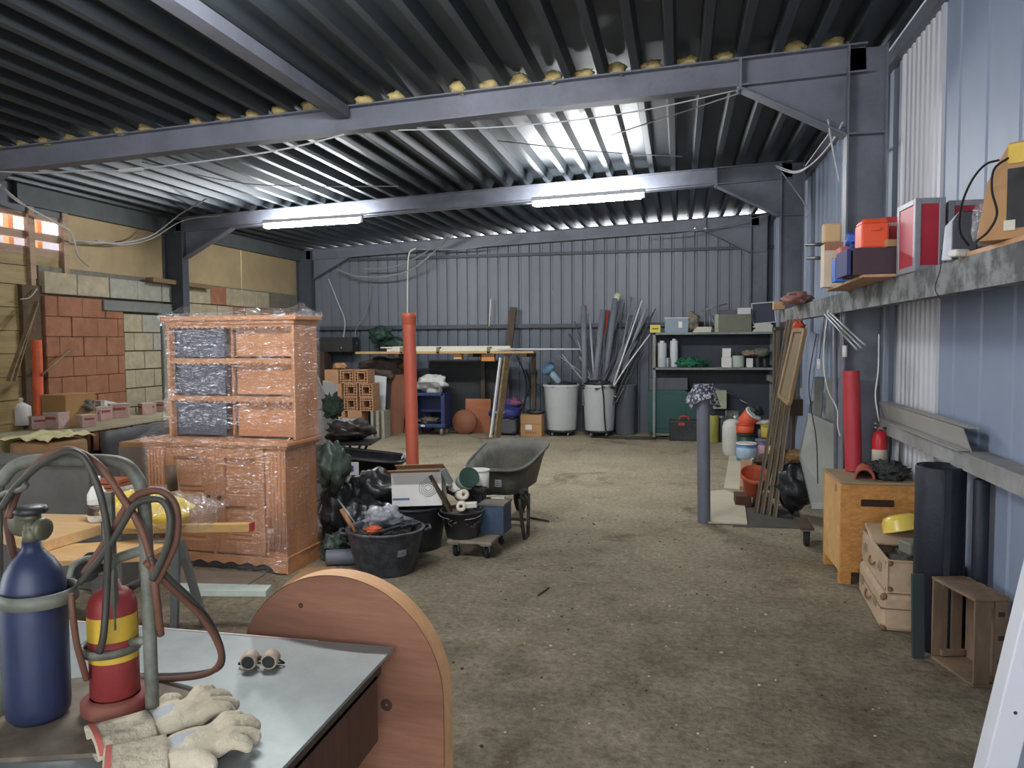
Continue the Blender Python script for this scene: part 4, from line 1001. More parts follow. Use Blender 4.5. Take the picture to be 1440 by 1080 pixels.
# black sheet hanging under the table, orange pipe by the planks, props
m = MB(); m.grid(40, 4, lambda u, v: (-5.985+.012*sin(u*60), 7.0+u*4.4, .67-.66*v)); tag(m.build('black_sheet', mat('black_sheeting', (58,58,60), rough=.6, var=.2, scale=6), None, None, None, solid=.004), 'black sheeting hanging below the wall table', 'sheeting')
pa = at(52,545,X=XL+.3); pipe('orange_pipe', (pa.x,pa.y,0), (pa.x+.02,pa.y,at(50,478,X=XL+.3).z), .05, mat('bright_orange_pvc', (226,104,66), rough=.45), 'bright orange pipe standing by the red bricks at the far left', sock=False)
stick('prop_lath', at(12,535,X=XL+.5), at(52,425,X=XL+.15), .022, M_oldwood, 'thin wooden lath leaning on the plank wall, left one of two', 'lath', None, (.04,.02))
stick('prop_lath', at(20,535,X=XL+.45), at(50,432,X=XL+.15), .022, M_oldwood, 'thin wooden lath leaning on the plank wall, right one of two', 'lath', None, (.03,.02))
stick('prop_stick', at(58,528,X=XL+.4), at(98,492,X=XL+.2), .014, M_oldwood, 'short stick slanting up before the red bricks', 'stick')
panel('rough_board', at(210,393,X=XL+.16), at(292,404,X=XL+.16), .12, .06, M_oldwood, 'rough timber lying on the masonry by the dark column', 'board')
# ================================================================== right side: wall shelf, chest, suitcases, crate
XS = 1.10
ZB0, ZB1 = 1.785, 1.918
M_beam = mat('dirty_shelf_beam', (132,134,134), rough=.85, var=.25, scale=7, c2=(64,64,66), amt=.8, s2=4.5, edge=(.46,.58))
bm_ = thing('shelf_beam', 'long dirty steel beam along the right wall with things standing on it', 'beam', (XS,3.6,ZB0))
m = MB(); y0, y1 = YF+.2-3.6, 9.0-3.6
m.box((.006,(y0+y1)/2,(ZB1-ZB0)/2),(.012,y1-y0,ZB1-ZB0)); m.box((.036,(y0+y1)/2,ZB1-ZB0-.006),(.06,y1-y0,.012)); m.box((.036,(y0+y1)/2,.006),(.06,y1-y0,.012))
m.build('channel', M_beam, bm_)
for y in (.3,2.8,8.1): MB().box((.21,y-3.6,.10),(.36,.05,.05)).build('bracket', M_steeldark, bm_)
MB().box((.23,(1.0+8.3)/2-3.6,ZB1-ZB0-.012),(.33,7.3,.018)).build('shelf_board', M_dkwood, bm_)
ZSH = ZB1+.001
# plank sticking out into the hall
M_plyw = wood('shelf_ply', (186,146,112), (160,120,88), 'Y')
def pz(px, py, z): return at(px, py, Z=z)
P = [Vector((.965,5.55,0)), Vector((.935,4.33,0)), Vector((1.36,4.30,0)), Vector((1.40,5.5,0))]
c = sum(P, Vector())/4; mb = MB(); mb.prism([(p.x-c.x,p.y-c.y) for p in P], .014)
tag(mb.build('plywood_board', M_plyw, None, (c.x,c.y,ZSH)), 'plywood board jutting out over the shelf beam under the boxes', 'board')
ZP = ZSH+.016
# dark open box with bright boxes
def hbox(name, px0, py0, px1, py1, Y, dep, m, label, cat='box', z=None, extra=None, bv=.004):
    """box whose front face fills the given window at depth Y"""
    a = at(px0, py1, Y=Y); b = at(px1, py0, Y=Y)
    z0 = a.z if z is None else z; w = b.x-a.x; h = b.z-z0
    t = thing(name, label, cat, ((a.x+b.x)/2, Y+dep/2, z0))
    MB().box((0,0,h/2),(w,dep,h)).build('box_body', m, t, bevel=bv)
    if extra: extra(t, w, dep, h)
    return t
def lidded(m2):
    def f(t, w, d, h): MB().box((0,0,h+.006),(w+.008,d+.008,.012)).build('lid', m2, t, bevel=.003)
    return f
M_dkpurp = mat('dark_plum_card', (74,58,66), rough=.75, var=.1)
M_navy = mat('navy_card', (50,56,104), rough=.7, var=.1)
t = hbox('storage_box', 1200, 347, 1262, 380, 4.40, .30, M_dkpurp, 'dark plum box on the jutting plywood, under the orange box', z=ZP)
zt_ = ZP+(at(1230,347,Y=4.40).z-ZP)
p = t.location; MB().box((-.128,0,(zt_-ZP)/2),(.02,.28,zt_-ZP-.01)).build('navy_side', M_navy, t)['label'] = 'navy blue left side'
M_or = mat('bright_orange_plastic', (238,92,56), rough=.4, var=.05)
def orx(t, w, d, h):
    MB().box((0,0,h+.012),(w*.98,d*.98,.025),0,None,.8).build('lid', M_or, t, bevel=.008)
    MB().box((0,-d/2-.004,h*.75),(w*.35,.012,.02)).build('latch', M_or, t, bevel=.003)
hbox('orange_case', 1211, 312, 1251, 346, 4.47, .16, M_or, 'bright orange plastic case on the dark plum box', 'case', z=zt_+.001, extra=orx, bv=.01)
M_redcar = mat('red_carton', (196,66,62), rough=.6, var=.08)
t = hbox('red_carton', 1244, 304, 1270, 341, 4.66, .08, M_redcar, 'red carton with white lettering between orange case and red flight case', 'carton', z=zt_+.001)
w_ = at(1258,314,Y=4.655); q = t.location
m = MB(); u = .0
for k, (x, ww) in enumerate(((-.022,.012),(-.006,.012),(.010,.012),(.026,.010))):
    m.box((x,0,.012),(ww,.002,.005)); m.box((x,0,0),(ww,.002,.005)); m.box((x-ww/2+.002,0,.006),(.004,.002,.014))
    if k != 2: m.box((x+ww/2-.002,0,.004),(.004,.002,.010))
m.build('white_lettering', M_paper, t, loc=Vector((w_.x-.005,4.657,w_.z-.01))-q)
hbox('tan_carton', 1247, 336, 1262, 347, 4.42, .10, M_card, 'small tan carton on the right edge of the dark plum box', 'carton', z=zt_+.001)
M_bl = mat('cobalt_plastic', (58,108,196), rough=.45, var=.12)
crumple('blue_bag', at(1203,338,Y=4.75), (.05,.06,.045), mat('blue_bag', (66,96,178), rough=.5, var=.2, scale=20, bump=.5), 'crumpled blue bag behind the left of the orange case', 'bag', 91, .35)
hbox('pink_box', 1182, 346, 1204, 366, 4.95, .14, mat('salmon_card', (208,112,106), rough=.7), 'salmon pink box left of the dark plum box on the plywood', z=None)
hbox('blue_tray', 1174, 362, 1196, 390, 4.85, .10, M_bl, 'bright blue plastic piece below the salmon pink box', 'tray', z=ZP)
hbox('wood_block', 1158, 313, 1184, 341, 5.34, .08, mat('beech_block', (206,172,130), rough=.7, var=.06), 'tan wooden block with rounded corners on the white and red carton', 'block', bv=.012)
t = hbox('white_red_carton', 1158, 342, 1186, 405, 5.32, .12, mat('cream_carton', (212,194,172), rough=.75, var=.08), 'tall cream carton with red print at the far end of the plywood', 'carton', z=ZP)
q = t.location; m = MB(); m.box((.015,-.063,.11),(.05,.003,.15)); m.build('red_print', mat('red_print', (206,84,80), rough=.7, var=.25, scale=30, c2=(226,206,190), amt=.8), t)
m = MB(); m.box((0,-.063,.26),(.11,.003,.05)); m.build('brown_print', mat('brown_print', (170,120,96), rough=.7), t)
# red flight cases with aluminium edges
M_alu = mat('grey_aluminium_edge', (150,150,156), rough=.5, metal=.3, var=.1, scale=14)
M_rp = mat('red_case_panel', (176,44,62), rough=.5, var=.12, scale=10)
def flight(loc, w, d, h, rz, label):
    t = thing('flight_case', label, 'case', loc, rz, 'red flight cases')
    MB().box((0,0,h/2),(w-.01,d-.01,h-.01)).build('panel', M_rp, t)
    e = .028
    for sx in (-1,1):
        for sy in (-1,1): MB().box((sx*(w/2-e/2),sy*(d/2-e/2),h/2),(e,e,h)).build('edge_strip', M_alu, t, bevel=.003)
    for z in (e/2,h-e/2):
        for s in (-1,1):
            MB().box((0,s*(d/2-e/2),z),(w-2*e,e,e)).build('edge_strip', M_alu, t, bevel=.003)
            MB().box((s*(w/2-e/2),0,z),(e,d-2*e,e)).build('edge_strip', M_alu, t, bevel=.003)
    MB().box((0,0,h-.002),(w-.03,d-.03,.006)).build('top_plate', M_alu, t)
    return t
a = at(1283,372,Y=4.02); b = at(1329,277,Y=4.02)
flight(((a.x+b.x)/2,4.02+.13,ZSH), b.x-a.x, .26, b.z-ZSH, radians(3), 'red flight case with grey edges on the shelf beam, left of two')
a2 = at(1332,360,Y=4.05); b2 = at(1388,279,Y=4.05)
flight(((a2.x+b2.x)/2+.004,4.05+.13,ZSH), b2.x-a2.x, .24, b2.z-ZSH, radians(0), 'red flight case right of the other, half hidden by a black and white device')
# black and white device, cords and tool carton
t = thing('charger_unit', 'black device with a white front standing before the right red flight case', 'device', at(1357,350,Y=3.55)*Vector((1,1,0))+Vector((0,0,ZSH)), radians(-30))
p0_ = at(1331,352,Y=3.5); p1_ = at(1343,295,Y=3.6); p2_ = at(1376,286,Y=3.55)
w = p2_.x-p0_.x; h = (p2_.z-ZSH)*.82
m = MB(); m.prism([(-w*.2,0),(w*.5,0),(w*.5,h),(w*.05,h),(-w*.2,h*.75)], .2, 0, TR(0,.1,0) @ RX(pi/2)); m.build('device_body', mat('device_black', (50,52,60), rough=.45, var=.12), t, bevel=.006)
m = MB(); m.prism([(-w*.5,0),(-w*.2,0),(-w*.2,h*.80),(-w*.02,h*1.02),(-w*.42,h*.72)], .19, 0, TR(0,.095,0) @ RX(pi/2)); m.build('white_front', mat('device_white', (208,212,222), rough=.4), t, bevel=.006)
tag(MB().box((0,0,0),(.07,.05,.03)).build('white_plug', M_paper, None, at(1330,345,Y=3.55)*Vector((1,1,0))+Vector((-.0,-.16,ZSH+.017)), (0,0,.4), bevel=.01), 'small white plug lying before the black and white device', 'plug')
tcn = thing('tool_carton', 'brown torn cardboard tool box with a dark picture at the right edge of the shelf', 'carton', (at(1418,318,Y=3.05).x,3.05,ZSH+.02), radians(-38))
hC = at(1420,208,Y=3.05).z-ZSH-.02
m = MB(); m.prism([(-.075,0),(.16,0),(.16,hC*1.02),(.02,hC),(-.045,hC*.62)], .16, 0, TR(0,.08,0) @ RX(pi/2)); m.build('box_wall', M_card, tcn, bevel=.003)
m = MB(); m.box((.085,-.083,hC*.42),(.13,.003,hC*.62)); m.build('dark_picture', mat('dark_print', (44,42,46), rough=.6, var=.3, scale=20), tcn)
m = MB(); m.box((.085,-.084,hC*.88),(.13,.004,hC*.20)); m.build('yellow_header', mat('yellow_print', (222,186,84), rough=.6), tcn)
m = MB(); m.box((.03,-.085,hC*.14),(.035,.003,.035)); m.build('pale_label', M_cream, tcn)
tag(MB().box((0,0,0),(.30,1.0,.016)).build('shelf_plank', wood('shelf_plank', (204,160,120), (176,130,92), 'Y'), None, (1.255,2.95,ZSH+.009)), 'thin pine plank under the tool carton on the shelf beam', 'plank')
t = thing('clear_clamshell', 'clear plastic packaging between the device and the tool carton', 'packaging', at(1385,330,Y=3.25)*Vector((1,1,0))+Vector((0,0,ZSH+.018)))
m = MB(); m.blob((0,0,.09),(.045,.05,.09),.25,2.5,18,0,3); m.build('clamshell', film('clamshell_film', base=.2, peak=.7, sc=(14,14,14)), t)
hose('black cord arching from the tool carton to the black device', [(1405,225,2.95),(1385,232,2.95),(1366,255,3.0),(1352,290,3.1),(1350,325,3.2),(1362,345,3.3)], M_rubber, .004, 'power_cord', 'cord', 'cords on the wall shelf')
hose('black cord hanging in front of the torn tool carton', [(1418,222,2.9),(1398,238,2.9),(1395,268,2.9),(1402,300,2.92),(1390,325,2.96),(1372,340,3.0)], M_rubber, .004, 'power_cord', 'cord', 'cords on the wall shelf')
hose('thin wire hanging from the shelf beam below the red flight case', [(1325,350,3.6),(1322,380,3.55),(1315,405,3.55),(1322,420,3.55)], M_rubber, .002, 'wire', 'wire', None)

# ---- chest of oriented strand board
M_osb = mat('orange_strand_board', (192,138,76), rough=.75, var=.22, scale=26, c2=(164,110,56), amt=.7, s2=14, stretch=(1,1,2.2))
M_osbx = mat('pale_strand_board', (204,160,104), rough=.75, var=.12, scale=18, c2=(184,138,82), amt=.5)
ct = thing('wooden_chest', 'orange-brown wooden chest with a dark slot handle against the right wall', 'chest', (1.255,5.545,0), radians(2))
W_, D_, H_ = .46, .51, .66
m = MB()
m.box((0,-D_/2+.01,.08+(H_-.08)/2),(W_,.02,H_-.08)); m.box((0,D_/2-.01,.08+(H_-.08)/2),(W_,.02,H_-.08))
for s in (1,): m.box((s*(W_/2-.01),0,.08+(H_-.08)/2),(.02,D_-.04,H_-.08))
m.box((0,0,.09),(W_-.04,D_-.04,.02)); m.build('chest_wall', M_osb, ct, bevel=.003)
MB().box((-(W_/2-.01),0,.08+(H_-.08)/2),(.02,D_-.04,H_-.08)).build('side_wall', M_osbx, ct)
MB().box((0,0,H_+.008),(W_+.012,D_+.012,.018)).build('lid', mat('dusty_chest_lid', (150,130,104), rough=.85, var=.15, scale=6), ct, bevel=.003)
MB().box((-.01,-D_/2-.002,H_-.12),(.20,.012,.045)).build('slot_handle', mat('dark_slot', (52,38,26), rough=.9), ct, bevel=.008)
for sx in (-1,1):
    for sy in (-1,1): MB().box((sx*(W_/2-.035),sy*(D_/2-.035),.04),(.07,.07,.08)).build('foot', M_osb, ct, bevel=.003)
MB().box((-W_/2-.004,-.12,H_-.05),(.006,.012,.05)).build('latch', M_galv, ct)
ZC = H_+.019
pipe('red_pipe', (1.195,5.70,ZC), (1.175,5.745,1.375), .056, mat('red_pipe_paint', (178,54,64), rough=.5, var=.1, scale=5), 'fat red pipe standing on the chest in front of the steel column', sock=False)
fx = thing('fire_extinguisher', 'small red fire extinguisher with a white label on the back of the chest', 'fire extinguisher', (1.345,5.64,ZC))
MB().lathe([(.043,0),(.048,.006),(.048,.24),(.042,.268),(.025,.285),(.018,.29),(.018,.30),(.0001,.30)], 28).build('cylinder_body', mat('extinguisher_red', (196,44,54), rough=.35), fx)
MB().lathe([(.0485,.07),(.0485,.165)], 28).build('label_band', M_cream, fx)
m = MB(); m.box((0,0,.31),(.03,.02,.03)); m.bar((0,0,.32),(-.04,-.04,.345),.014,.008); m.bar((0,0,.315),(-.04,-.045,.318),.014,.006); m.build('valve_handle', M_galv, fx)
m = MB(); m.tube(spline([(.02,0,.31),(.06,0,.30),(.065,-.01,.2),(.06,-.01,.08)],6), .007, 8); m.build('hose', M_rubber, fx)
rt_ = thing('ridge_tile', 'arched red clay ridge tile on the front of the chest', 'tile', (1.205,5.42,ZC), radians(-14))
m = MB()
for k in range(18):
    pass
def arch(r0, r1, y0, y1):
    n = 22; vs = []; 
    for y in (y0,y1):
        for r in (r0,r1):
            for i in range(n+1):
                a = pi*i/n; vs.append((r*cos(a)*.95, y, r*sin(a)*1.15))
    N1 = n+1; fs = []
    for i in range(n):
        fs += [(i,i+1,N1+i+1,N1+i),(2*N1+i,3*N1+i,3*N1+i+1,2*N1+i+1),(i,2*N1+i,2*N1+i+1,i+1),(N1+i,N1+i+1,3*N1+i+1,3*N1+i)]
    fs += [(0,N1,3*N1,2*N1),(n,2*N1+n,3*N1+n,N1+n)]
    return MB().add(vs, fs, 0, True)
arch(.052,.068,-.06,.22).build('tile_body', mat('clay_tile', (172,84,70), rough=.8, var=.15, scale=10, c2=(110,70,60), amt=.4), rt_)
M_fur = mat('dark_grey_pile', (70,72,70), rough=1, var=.5, scale=36, bump=1, bs=70)
crumple('grey_duster', (1.355,5.40,ZC+.052), (.10,.085,.055), M_fur, 'shaggy dark grey duster head lying beside the ridge tile on the chest', 'duster', 5, .5, 6, None, -.05)
crumple('dark_rope', (1.33,5.53,ZC+.045), (.115,.05,.05), M_fur, 'dark fibrous rope coil behind the shaggy duster on the chest', 'rope', 9, .45, 5, None, -.043)
crumple('red_cloth', (1.43,5.56,ZC+.035), (.05,.12,.04), mat('dark_red_cloth', (120,58,54), rough=.95, var=.3, scale=18, bump=.5), 'dark red cloth at the right back of the chest', 'cloth', 12, .4, 3, None, -.033)
# grey angle profile resting on the wall rail
pa = Vector((XR-.085,5.85,zl+.048)); pb = Vector((XR-.085,4.2,zl+.048))
t = thing('angle_profile', 'grey angled sheet-metal profile leaning on the rail of the right wall', 'profile', pa)
m = MB(); d = pb-pa; m.bar((-.03,0,.055),d+Vector((-.03,0,.055)),.006,.13,0,(-.35,0,1)); m.bar((.0,0,.118),d+Vector((0,0,.118)),.055,.006); m.bar((-.05,0,.004),d+Vector((-.05,0,.004)),.05,.006)
m.build('profile_sheet', mat('warm_grey_sheet', (158,156,150), rough=.55, var=.08, scale=3), t)
# ---- suitcases
M_case = mat('beige_suitcase', (184,160,134), rough=.7, var=.1, scale=14, c2=(154,130,104), amt=.45, s2=4)
M_cleather = mat('worn_leather_corner', (120,92,68), rough=.75, var=.25, scale=20)
M_lining = mat('dark_lining', (58,54,46), rough=.9, var=.15)
def suitcase(loc, rz, L_, W, H, label, open_=False):
    t = thing('suitcase', label, 'suitcase', loc, rz, 'vintage suitcases')
    if open_:
        m = MB(); k = .012
        m.box((0,0,k/2),(W,L_,k))
        for s in (-1,1): m.box((s*(W/2-k/2),0,H/2),(k,L_,H)); m.box((0,s*(L_/2-k/2),H/2),(W-2*k,k,H))
        m.build('case_shell', M_case, t, bevel=.006)
        MB().box((0,0,k+.002),(W-2*k-.004,L_-2*k-.004,.004)).build('lining', M_lining, t)
    else:
        MB().box((0,0,H/2),(W,L_,H)).build('case_shell', M_case, t, bevel=.022)
        MB().box((0,0,H*.62),(W+.004,L_+.004,.006)).build('seam', M_cleather, t)
    for sx in (-1,1):
        for sy in (-1,1):
            for z in (.02, H-.02):
                m = MB(); m.blob((sx*(W/2-.018),sy*(L_/2-.018),z),(.0215,.0215,.023),.06,2,12,0,1); m.build('corner_cap', M_cleather, t)
    m = MB(); m.tube(spline([(-W/2-.003,-.07,H*.5),(-W/2-.014,-.05,H*.40),(-W/2-.016,0,H*.36),(-W/2-.014,.05,H*.40),(-W/2-.003,.07,H*.5)],6), .006, 8); m.build('handle', M_cleather, t)
    for y in (-.2,.2):
        m = MB(); m.box((-W/2-.005,y,H*.58),(.01,.045,.05)); m.box((-W/2-.011,y,H*.62),(.008,.02,.03)); m.build('lock', mat('tarnished_lock', (150,140,116), rough=.45, metal=.5), t, bevel=.002)
    return t
suitcase((1.305,4.80,0), radians(-3), .70, .40, .205, 'beige vintage suitcase with brown corners on the floor, the lower of two')
SUIT = suitcase((1.318,4.82,.207), radians(-2), .70, .38, .185, 'open beige vintage suitcase lying on top of the closed one', True)
lid_ = MB().box((0,.0,.012),(.37,.26,.02)).build('lid', M_case, SUIT, (.0,.18,.191), (radians(14),0,0), bevel=.008); MB().box((0,0,-.002),(.34,.24,.006)).build('lid_lining', M_lining, lid_)
crumple('dark_tool_heap', (1.33,4.75,.285), (.145,.28,.085), mat('tool_heap', (72,70,62), rough=.7, var=.5, scale=30, bump=.8, bs=40), 'dark tools heaped inside the open suitcase', 'tools', 17, .2, 5)['kind'] = 'stuff'
hl = thing('yellow_bowl', 'pale yellow enamel bowl upside down on the suitcase lid', 'bowl', (1.335,5.02,.43), 0, None, (radians(-14),radians(-12),0))
MB().lathe([(.0001,.10),(.06,.098),(.09,.085),(.103,.06),(.108,.02),(.115,.008),(.118,.0),(.112,.0),(.104,.01)], 36).build('bowl_shell', mat('yellow_enamel', (222,196,92), rough=.3, var=.05), hl)
ca = thing('old_camera', 'grey metal projector with a black barrel lying in the open suitcase', 'projector', (1.33,4.62,.385), radians(20))
MB().box((0,.06,.035),(.13,.11,.07)).build('camera_body', mat('grey_green_metal', (124,126,112), rough=.5, metal=.2, var=.15), ca, bevel=.01)
MB().lathe([(.0001,0),(.04,.0),(.044,.01),(.044,.10),(.0001,.10)], 24, 0, TR(0,-.07,.035) @ RX(-pi/2) @ TR(0,0,0)).build('barrel', M_blackp, ca)
MB().box((.03,.06,.085),(.02,.05,.05)).build('bracket', M_galv, ca, bevel=.003)
# ---- black roll with its shadow as a thin cylinder, dark board, crate
M_tar = mat('black_roofing_felt', (36,40,50), rough=.55, var=.2, scale=9, bump=.2, bs=50)
t = thing('felt_roll_or_shadow', 'upright roll of black roofing felt between suitcases and wooden crate', 'roll', (1.315,4.285,0))
m = MB(); m.lathe([(.117,0),(.117,.94),(.111,.95),(.111,.93),(.10,.93),(.10,.945),(.085,.945),(.085,.92),(.03,.92)], 40); m.build('felt_cylinder', M_tar, t)
m = MB(); m.box((.0,-.119,.47),(.03,.006,.94)); m.build('roll_flap', M_tar, t)
t = thing('felt_roll_or_shadow', 'thin dark cylinder standing in for the wall shadow of the fat roll', 'roll', (1.462,4.16,0))  # added cylinder, placed where the fat roll casts its shadow on the wall
MB().lathe([(.036,0),(.036,.90),(.028,.905),(.0001,.90)], 24).build('felt_cylinder', M_tar, t)
tag(MB().box((0,0,.21),(.055,.02,.42)).build('dark_board', mat('dark_green_board', (48,58,58), rough=.6, var=.15), None, (1.178,4.11,0), (radians(-4),0,.1)), 'dark green board upright between the suitcases and the wooden crate', 'board')
M_crate = mat('weathered_crate_wood', (128,106,86), rough=.85, var=.22, scale=12, c2=(90,74,60), amt=.6, stretch=(1,1,.3))
A_ = Vector((1.238,4.13,0)); B_ = Vector((1.322,3.80,0)); du = (B_-A_).normalized(); dv = Vector((-du.y,du.x,0)); dv = dv if dv.x > 0 else -dv
cr = thing('wooden_crate', 'old slatted wooden crate standing on its end, open side to the left', 'crate', (A_+B_)/2, 0)
Mx = Matrix((( du.x,dv.x,0,0),(du.y,dv.y,0,0),(0,0,1,0),(0,0,0,1)))
wC, dC, hC2 = (B_-A_).length, .165, .415
def cs(name, c, d): return MB().box((0,0,0), d).build(name, M_crate, cr, bevel=.002) if False else MB().add([], []) 
def slat(name, c, d):
    m = MB(); m.box(c, d); m.v = [Mx @ v for v in m.v]; return m.build(name, M_crate, cr, bevel=.0015)
for s in (-1,1):
    slat('end_board', (0, dC/2, hC2/2+s*(hC2/2-.008)), (wC,dC,.014))
    slat('side_board', (s*(wC/2-.007), .04, hC2/2), (.012,.075,hC2-.032))
    slat('side_board', (s*(wC/2-.007), .125, hC2/2), (.012,.055,hC2-.032))
for k in range(4): slat('bottom_slat', (-wC/2+.05+k*.08, dC+.005, hC2/2), (.062,.009,hC2))
for s in (-1,1):
    for q in (-1,1): slat('corner_post', (s*(wC/2-.025), .1, hC2/2+q*(hC2/2-.035)), (.022,.12,.03))
for k in range(3): slat('dark_stencil', (wC/2+.0012, .125, .12+k*.11), (.003,.03,.022)).data.materials[0] = mat('stencil_ink', (50,42,38), rough=.9)
tag(MB().box((0,0,.0),(.004,.26,.15)).build('clear_sheet', mat('pale_clear_sheet', (170,178,184), rough=.3, var=.05), None, (1.29,3.42,.075), (0,radians(18),radians(-28))), 'small pale plastic sheet on the floor in front of the wooden crate', 'sheet')
# white leaning profiles at the right edge
M_wp = mat('white_profile', (206,208,216), rough=.4, var=.04, scale=4)
t = thing('door_frame', 'white metal door frame profile leaning on the shelf beam at the right edge', 'profile', (.79,2.25,0))
m = MB(); a = Vector((-.03,0,.0)); b = Vector((.305,.0,1.80)); m.bar(a,b,.075,.07,0,(0,-1,0)); m.build('front_flange', M_wp, t, bevel=.004)
m = MB(); m.bar(a+Vector((.065,.05,0)),b+Vector((.065,.05,0)),.06,.03,0,(0,-1,0)); m.build('rebate', mat('grey_blue_rebate', (120,128,142), rough=.5), t)
m = MB(); m.bar(a+Vector((.135,.02,0)),b+Vector((.135,.02,-.0)),.08,.05,0,(0,-1,0)); m.build('rear_flange', M_wp, t, bevel=.004)
for z in (.42,.62): 
    f_ = z/1.83; m = MB(); p = a.lerp(b,f_); m.tube([p+Vector((.0,-.036,0)),p+Vector((.0,-.033,0))], .005, 8); m.build('screw_hole', M_blkmetal, t)

# ---- leaning mouldings, frame, heap further back
M_case2 = wood('dark_door_casing', (104,92,76), (66,56,46), 'Z', rough=.7, scale=10)
for k in range(4):
    f0 = k/3; a = Vector((.70+.15*f0, 7.33-.14*f0, 0)); b = Vector((1.0+.075*f0, 7.60-.16*f0, 1.78))
    t = thing('door_casing', 'dark moulded door casing leaning on the end of the shelf beam, '+('leftmost','second from left','third from left','rightmost')[k]+' of four', 'casing', a, 0, 'door casings leaning by the right wall')
    MB().bar((0,0,0), b-a, .034, .036, 0, (0,-1,0)).build('casing_bar', M_case2, t, bevel=.004)
    MB().bar(Vector((.008,-.021,0)), b-a+Vector((.008,-.021,0)), .012, .010, 0, (0,-1,0)).build('bead', mat('pale_bead', (134,120,98), rough=.7), t)
# dark stand with posts
sd = thing('dark_stand', 'dark wooden stand with two tall posts behind the golden picture frame', 'stand', (1.04,7.95,0))
for x, y in ((-.10,-.12),(-.10,.12),(.08,.12)): MB().box((x,y,.86),(.035,.035,1.72)).build('post', M_case2, sd, bevel=.003)
MB().box((0,0,.94),(.26,.3,.16)).build('stand_box', M_dkwood, sd, bevel=.004)
MB().box((0,0,1.70),(.26,.3,.03)).build('stand_top', M_dkwood, sd)
gf = [at(1096,556,Y=7.28), at(1110,568,Y=7.0), at(1132,464,Y=7.08), at(1117,465,Y=7.36)]
M_gold = mat('faded_gold_wood', (146,124,90), rough=.6, var=.15, scale=14, c2=(128,104,72), amt=.5)
c = gf[0]
t = thing('picture_frame', 'faded golden picture frame leaning inside the dark casings', 'frame', c)
for i in range(4): MB().bar(gf[i]-c, gf[(i+1)%4]-c, .035, .035, 0, (1,.3,0)).build('frame_bar', M_gold, t, bevel=.005)
m = MB(); m.add([p-c for p in gf]+[p-c+Vector((.012,.004,0)) for p in gf],[(0,1,2,3),(7,6,5,4),(0,4,5,1),(1,5,6,2),(2,6,7,3),(3,7,4,0)]); m.build('backing', mat('olive_backing', (120,106,80), rough=.8, var=.15), t)
crumple('red_rag', at(1123,459,Y=7.35), (.05,.05,.05), mat('orange_red_rag', (196,86,64), rough=.9), 'orange-red rag above the golden picture frame', 'rag', 23, .3)
hbox('wood_block', 1088, 424, 1104, 441, 8.7, .12, M_pine, 'small pine block on the far end of the shelf beam', 'block', z=ZSH)
crumple('pink_rag', at(1120,423,Y=7.5)*Vector((1,1,0))+Vector((0,0,ZSH+.05)), (.12,.28,.06), mat('dusty_pink_rag', (152,112,104), rough=.95, var=.2, scale=14, bump=.5), 'dusty pink rag heap on the far end of the shelf beam', 'rag', 29, .3, 3, None, -.048)
# grey boards against the wall between the columns
M_gb = mat('pale_grey_board', (150,152,146), rough=.8, var=.1, scale=3, c2=(128,130,126), amt=.4)
def lean(name, px, Ys, t, m, label, cat='board', group=None):
    P = [at(a, b, Y=y) for (a, b), y in zip(px, Ys)]; c = P[0].copy()
    n = (P[1]-P[0]).cross(P[2]-P[0]).normalized()*t; N = len(P)
    mb = MB(); mb.add([p-c for p in P]+[p-c+n for p in P], [tuple(range(N)), tuple(range(2*N-1,N-1,-1))]+[(i,(i+1)%N,N+(i+1)%N,N+i) for i in range(N)])
    return tag(mb.build(name, m, None, c), label, cat, group)
a = at(1144,722,Z=0); b_ = at(1172,716,Z=0)
lean('grey_board', [(1143,716),(1172,716),(1182,600),(1163,590),(1137,580),(1125,640)], [6.85,6.6,6.75,7.0,7.2,7.0], .012, M_gb, 'big pale grey board leaning at the right wall behind the chest')
lean('narrow_board', [(1141,655),(1150,655),(1160,530),(1146,530)], [7.4,7.35,7.5,7.55], .012, M_gb, 'narrow pale board above the big grey board, left of two')
lean('narrow_board', [(1158,665),(1168,665),(1180,532),(1165,532)], [7.2,7.15,7.3,7.35], .012, M_gb, 'narrow pale board above the big grey board, right of two')
lean('blue_sheet', [(1108,690),(1124,692),(1152,470),(1140,465)], [8.3,8.2,8.3,8.4], .01, M_wallr, 'narrow pale blue sheet leaning behind the dark casings', 'sheet')
crumple('black_sack', at(1118,684,Y=7.25), (.16,.16,.21), M_sack, 'black sack on the dark mat between casings and grey board', 'sack', 61, .25)
crumple('wood_offcuts', at(1118,650,Y=7.3)+Vector((0,0,.05)), (.11,.1,.06), mat('offcut_wood', (142,112,76), rough=.85, var=.4, scale=20, bump=.6), 'wood offcuts lying on the black sack', 'offcuts', 63, .4, 4)
stick('grey_post', at(1178,655,Y=6.5)*Vector((1,1,0)), at(1174,428,Y=6.6), .018, M_steel, 'thin grey steel post standing left of the red pipe', 'post')
flat('rubber_mat', [(1030,741),(1128,744),(1122,712),(1052,712)], .0, .006, mat('dark_mat', (78,76,70), rough=.9, var=.2, scale=6), 'dark mat on the floor under the leaning casings', 'mat')
M_wb = mat('cream_panel', (196,188,166), rough=.8, var=.08, scale=3, c2=(176,166,144), amt=.4)
flat('cream_board', [(996,736),(1051,738),(1046,702),(1020,690),(998,692)], .007, .012, M_wb, 'cream board lying on the floor beside the grey drainpipe', 'board')
flat('pale_board', [(1018,688),(1046,690),(1040,640),(1026,640)], .0, .012, M_wb, 'narrow pale board on the floor behind the cream board', 'board')
flat('brown_boards', [(1040,690),(1060,692),(1062,640),(1042,640)], .0, .05, M_plyw, 'light brown boards stacked on the floor before the paint buckets', 'boards')
